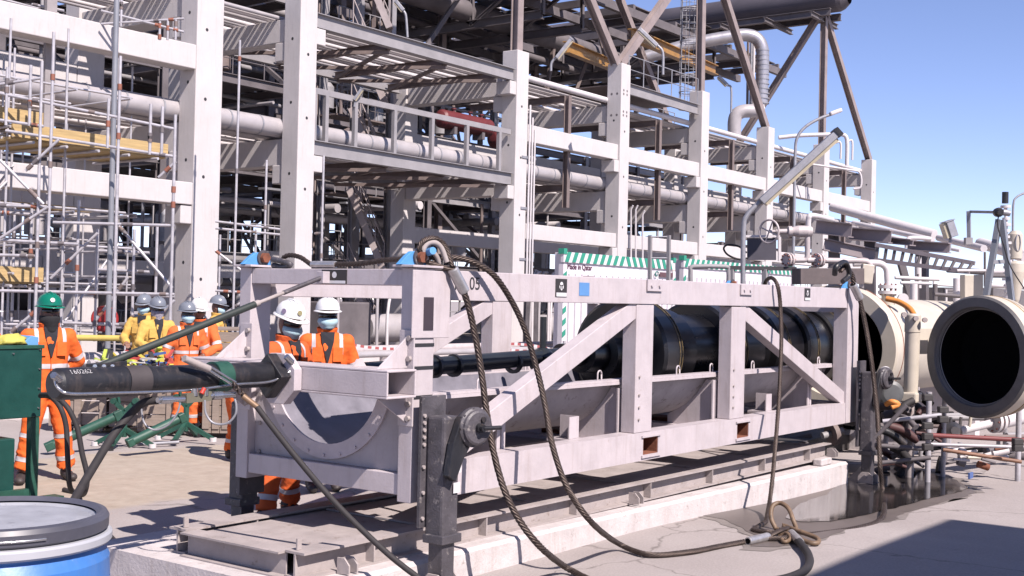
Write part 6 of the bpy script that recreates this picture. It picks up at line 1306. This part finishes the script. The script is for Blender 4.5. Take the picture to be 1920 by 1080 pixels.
crate(96, 196, 700, 806, 'low wooden crate behind the man in the green helmet'); crate(208, 322, 705, 808, 'low wooden crate behind the hanging hoses'); crate(385, 424, 735, 812, 'small wooden crate beside the black front jack')
crate(322, 468, 616, 790, 'tall dark wooden crate with a plank top behind the orange workers', 1.2)
tr = thing('pipe_stand', 'dark green pipe stand trestle with splayed feet, left one', 'pipe stand', at(230, 845, z=0), 'green pipe stands')
def stand(x, y, label, mirror=1):
    b = at(x, y, z=0); t = thing('pipe_stand', label, 'pipe stand', b, 'green pipe stands'); tp = b+V((0, 0, .42))
    MB().cyl(b+V((0, 0, .12)), tp, .035, n=10).build('post', GREENM, t)
    for a in range(4): q = V((cos(a*pi/2+.5), sin(a*pi/2+.5), 0))*.36; MB().bar(tp-V((0, 0, .2)), b+q+V((0, 0, .03)), .045, .05).build('leg', GREENM, t); MB().cyl(b+q, b+q+V((0, 0, .05)), .045, n=10).build('foot_pad', WHITEP if a % 2 else BLACKR, t)
    for s in (-1, 1): MB().bar(tp, tp+CR*s*.13+V((0, 0, .13)), .04, .05).build('vee_arm', GREENM, t); MB().cyl(tp+CR*s*.13+V((0, 0, .13))-CW*.04, tp+CR*s*.13+V((0, 0, .13))+CW*.04, .035, n=10).build('roller', GREENM, t)
    MB().bar(tp+CR*-.07+V((0, 0, .1)), tp+CR*-.14+V((0, 0, .50)), .03, .03).build('upright_strap', GREENM, t); return t
bpy.data.objects.remove(tr)
stand(232, 838, 'green steel pipe stand with splayed legs below the thick hose'); stand(348, 826, 'green steel pipe stand with splayed legs in front of the orange workers')
def gbeam(x0, y0, x1, y1, label):
    A, Bq = at(x0, y0, d=13.6), at(x1, y1, d=13.9); t = thing('drawbar', label, 'bar', A); MB().cyl(A, Bq, .055, n=14).build('tube', GREENM, t); MB().bar(A, A.lerp(Bq, .12), .13, .09).build('end_lug', GREENM, t, bevel=.01); MB().bar(Bq, Bq+(Bq-A)*.12, .13, .11).build('end_block', GREENM, t, bevel=.01); return t
gbeam(85, 840, 215, 782, 'long dark green tube sloping up from the cabinet to the left stand'); gbeam(238, 832, 335, 786, 'dark green tube sloping up between the two pipe stands')
lg = at(250, 834, z=.03); tag(MB().cyl(lg, at(335, 829, z=.03), .02, n=8).build('ground_pipe', STEELG), 'thin pale pipe lying on the ground between the pipe stands', 'pipe')
# straps and bags heaped on the low crates
r_ = random.Random(21)
hp = thing('strap_heap', 'heap of yellow, white and blue straps and bags on the low crates', 'straps', at(250, 690, d=15.5))
cols = [mat('strap_yellow', (.6, .5, .08), .8), mat('strap_white', (.6, .58, .58), .8), mat('strap_blue', (.05, .1, .28), .8), mat('strap_red', (.45, .06, .05), .8), mat('strap_black', (.03, .03, .03), .8), mat('strap_lime', (.45, .55, .08), .8)]
for k in range(64):
    x = r_.uniform(185, 320); y = r_.uniform(664, 700); c = at(x, y, d=15.4+r_.uniform(-.3, .3)); a = V((r_.uniform(-1, 1), r_.uniform(-1, 1), r_.uniform(-.4, .9))).normalized()*r_.uniform(.05, .16)
    MB().bar(c-a, c+a, r_.uniform(.03, .08), r_.uniform(.01, .04)).build('strap', r_.choice(cols), hp)
rag('yellow_bag', at(245, 698, d=15.2), .2, cols[0], 'yellow cloth bag lying on the low crate', 'bag', seed=8)
# extinguisher, yellow rail
fx = thing('hose_reel', 'red round hose reel mounted behind the tall grey pole', 'hose reel', at(195, 640, d=24)); MB().lathe(at(195, 598, d=24), -CW, [(-.12, .0), (-.12, .24), (-.09, .26), (-.08, .18), (.0, .18), (.01, .26), (.04, .24), (.04, .0)], 24).build('reel', mat('reel_red', (.4, .03, .03), .5), fx); MB().cyl(at(195, 600, d=24.1), at(195, 660, d=24.1), .04, n=8).build('stand', DSTEEL, fx)
tag(MB().cyl(at(130, 633, d=19), at(335, 636, d=19), .05, n=10).build('yellow_rail', mat('yellow_rail_paint', (.6, .46, .12), .5, var=.2)), 'horizontal yellow pipe rail behind the yellow clad men', 'rail')
# barrier tape and low walls behind the cradle
bt = thing('barrier_tape', 'sagging red and white barrier tape strung behind the cradle', 'tape', at(640, 655, d=20)); RT = mat('tape_red', (.45, .12, .12), .6); WT = mat('tape_white', (.75, .73, .74), .6)
def tape(x0, y0, x1, y1, d, sag=5):
    n = 18; P = [at(x0+(x1-x0)*i/n, y0+(y1-y0)*i/n+sag*4*(i/n)*(1-i/n), d=d) for i in range(n+1)]
    for i in range(n): MB().bar(P[i], P[i+1], .01, .045).build('tape_piece', RT if i % 2 else WT, bt)
tape(655, 645, 780, 652, 21); tape(930, 652, 1060, 650, 21, 7); tape(940, 645, 1050, 660, 20.7, -5)
for x in (660, 778, 935, 1058): p = at(x, 650, d=21); MB().cyl((p.x, p.y, 0), (p.x, p.y, p.z+.1), .03, n=8).build('post', TUBE, bt)
for k, (v, z0, z1, th, lab) in enumerate(((21.2, 0, .55, .3, 'low pale concrete wall along the foot of the pipe rack'), (16.2, 0, .22, .25, 'low kerb wall across the yard behind the workers'))):
    w_ = MB().box((8 if k else 16, v, -.2), (60, v+th, z1)); tag(w_.build('low_wall', CONC, bevel=.02), lab, 'wall')
gp = thing('ground_pipes', 'rows of pale low pipes on sleepers behind the cradle', 'pipes', (15, 19, 0))
for k, (v, z, r) in enumerate(((18.9, .55, .07), (19.3, .55, .05), (19.8, .6, .11), (20.3, .55, .06))): MB().cyl((13, v, z), (50, v, z), r, n=10).build('pipe', (CLAD, WHITEP, PKG, CLAD)[k], gp)
for k in range(9): u = 14+k*4.2; B((u, 18.7, -.2), (u+.3, 20.5, .47)).build('sleeper', CONC, gp)
# dark pump skids between the rack columns at ground level
for k, (u, v, L_, h, m, lab) in enumerate(((25, 25, 5, 1.7, DSTEEL, 'dark pump skid at ground level behind the second tall column'), (34.5, 25, 3.8, 2.4, mat('skid_grey2', (.10, .09, .10), .7, var=.4, scale=2), 'dark equipment cabin at ground level behind the third column'), (41, 25.5, 3.5, 2.0, DSTEEL, 'dark pump skid at ground level behind the fourth column'), (13.5, 26, 4, 1.6, mat('skid_brown', (.17, .13, .12), .7, var=.3), 'brown pump skid at ground level under the left rack bay'), (48, 26, 4, 2.1, mat('skid_brown', (.17, .13, .12), .7), 'brown skid at ground level behind the fifth column'))):
    t = thing('pump_skid', lab, 'skid', (u, v, 0)); B((u, v, .0), (u+L_, v+1.8, .25)).build('base', m, t); r_ = random.Random(k)
    B((u+.3, v+.3, .26), (u+L_*.45, v+1.5, h)).build('casing', m, t, bevel=.05); MB().lathe((u+L_*.5, v+.9, .9), (1, 0, 0), [(0, 0), (0, .45), (L_*.4, .45), (L_*.42, .2), (L_*.42, 0)], 16).build('motor', CLAD, t)
    for q in range(5): uu = u+r_.uniform(.2, L_-.2); MB().tube(smooth_path([(uu, v-.1, .2), (uu, v-.1, r_.uniform(1, 2.4)), (uu+.3, v, h+.4), (uu+.9, v+.2, h+.5)], 3), .05, 8).build('pipe', r_.choice((WHITEP, CLAD, DSTEEL)), t)
# unseen block added outside the frame on the right, only to cast its shadow into view
tag(B((2.0, -9, -.1), (9.7, -3.2, 7.0)).build('shadow_block', CWH, bevel=.03), 'plain white block added out of view beyond the right edge to cast a shadow', 'shadow block')
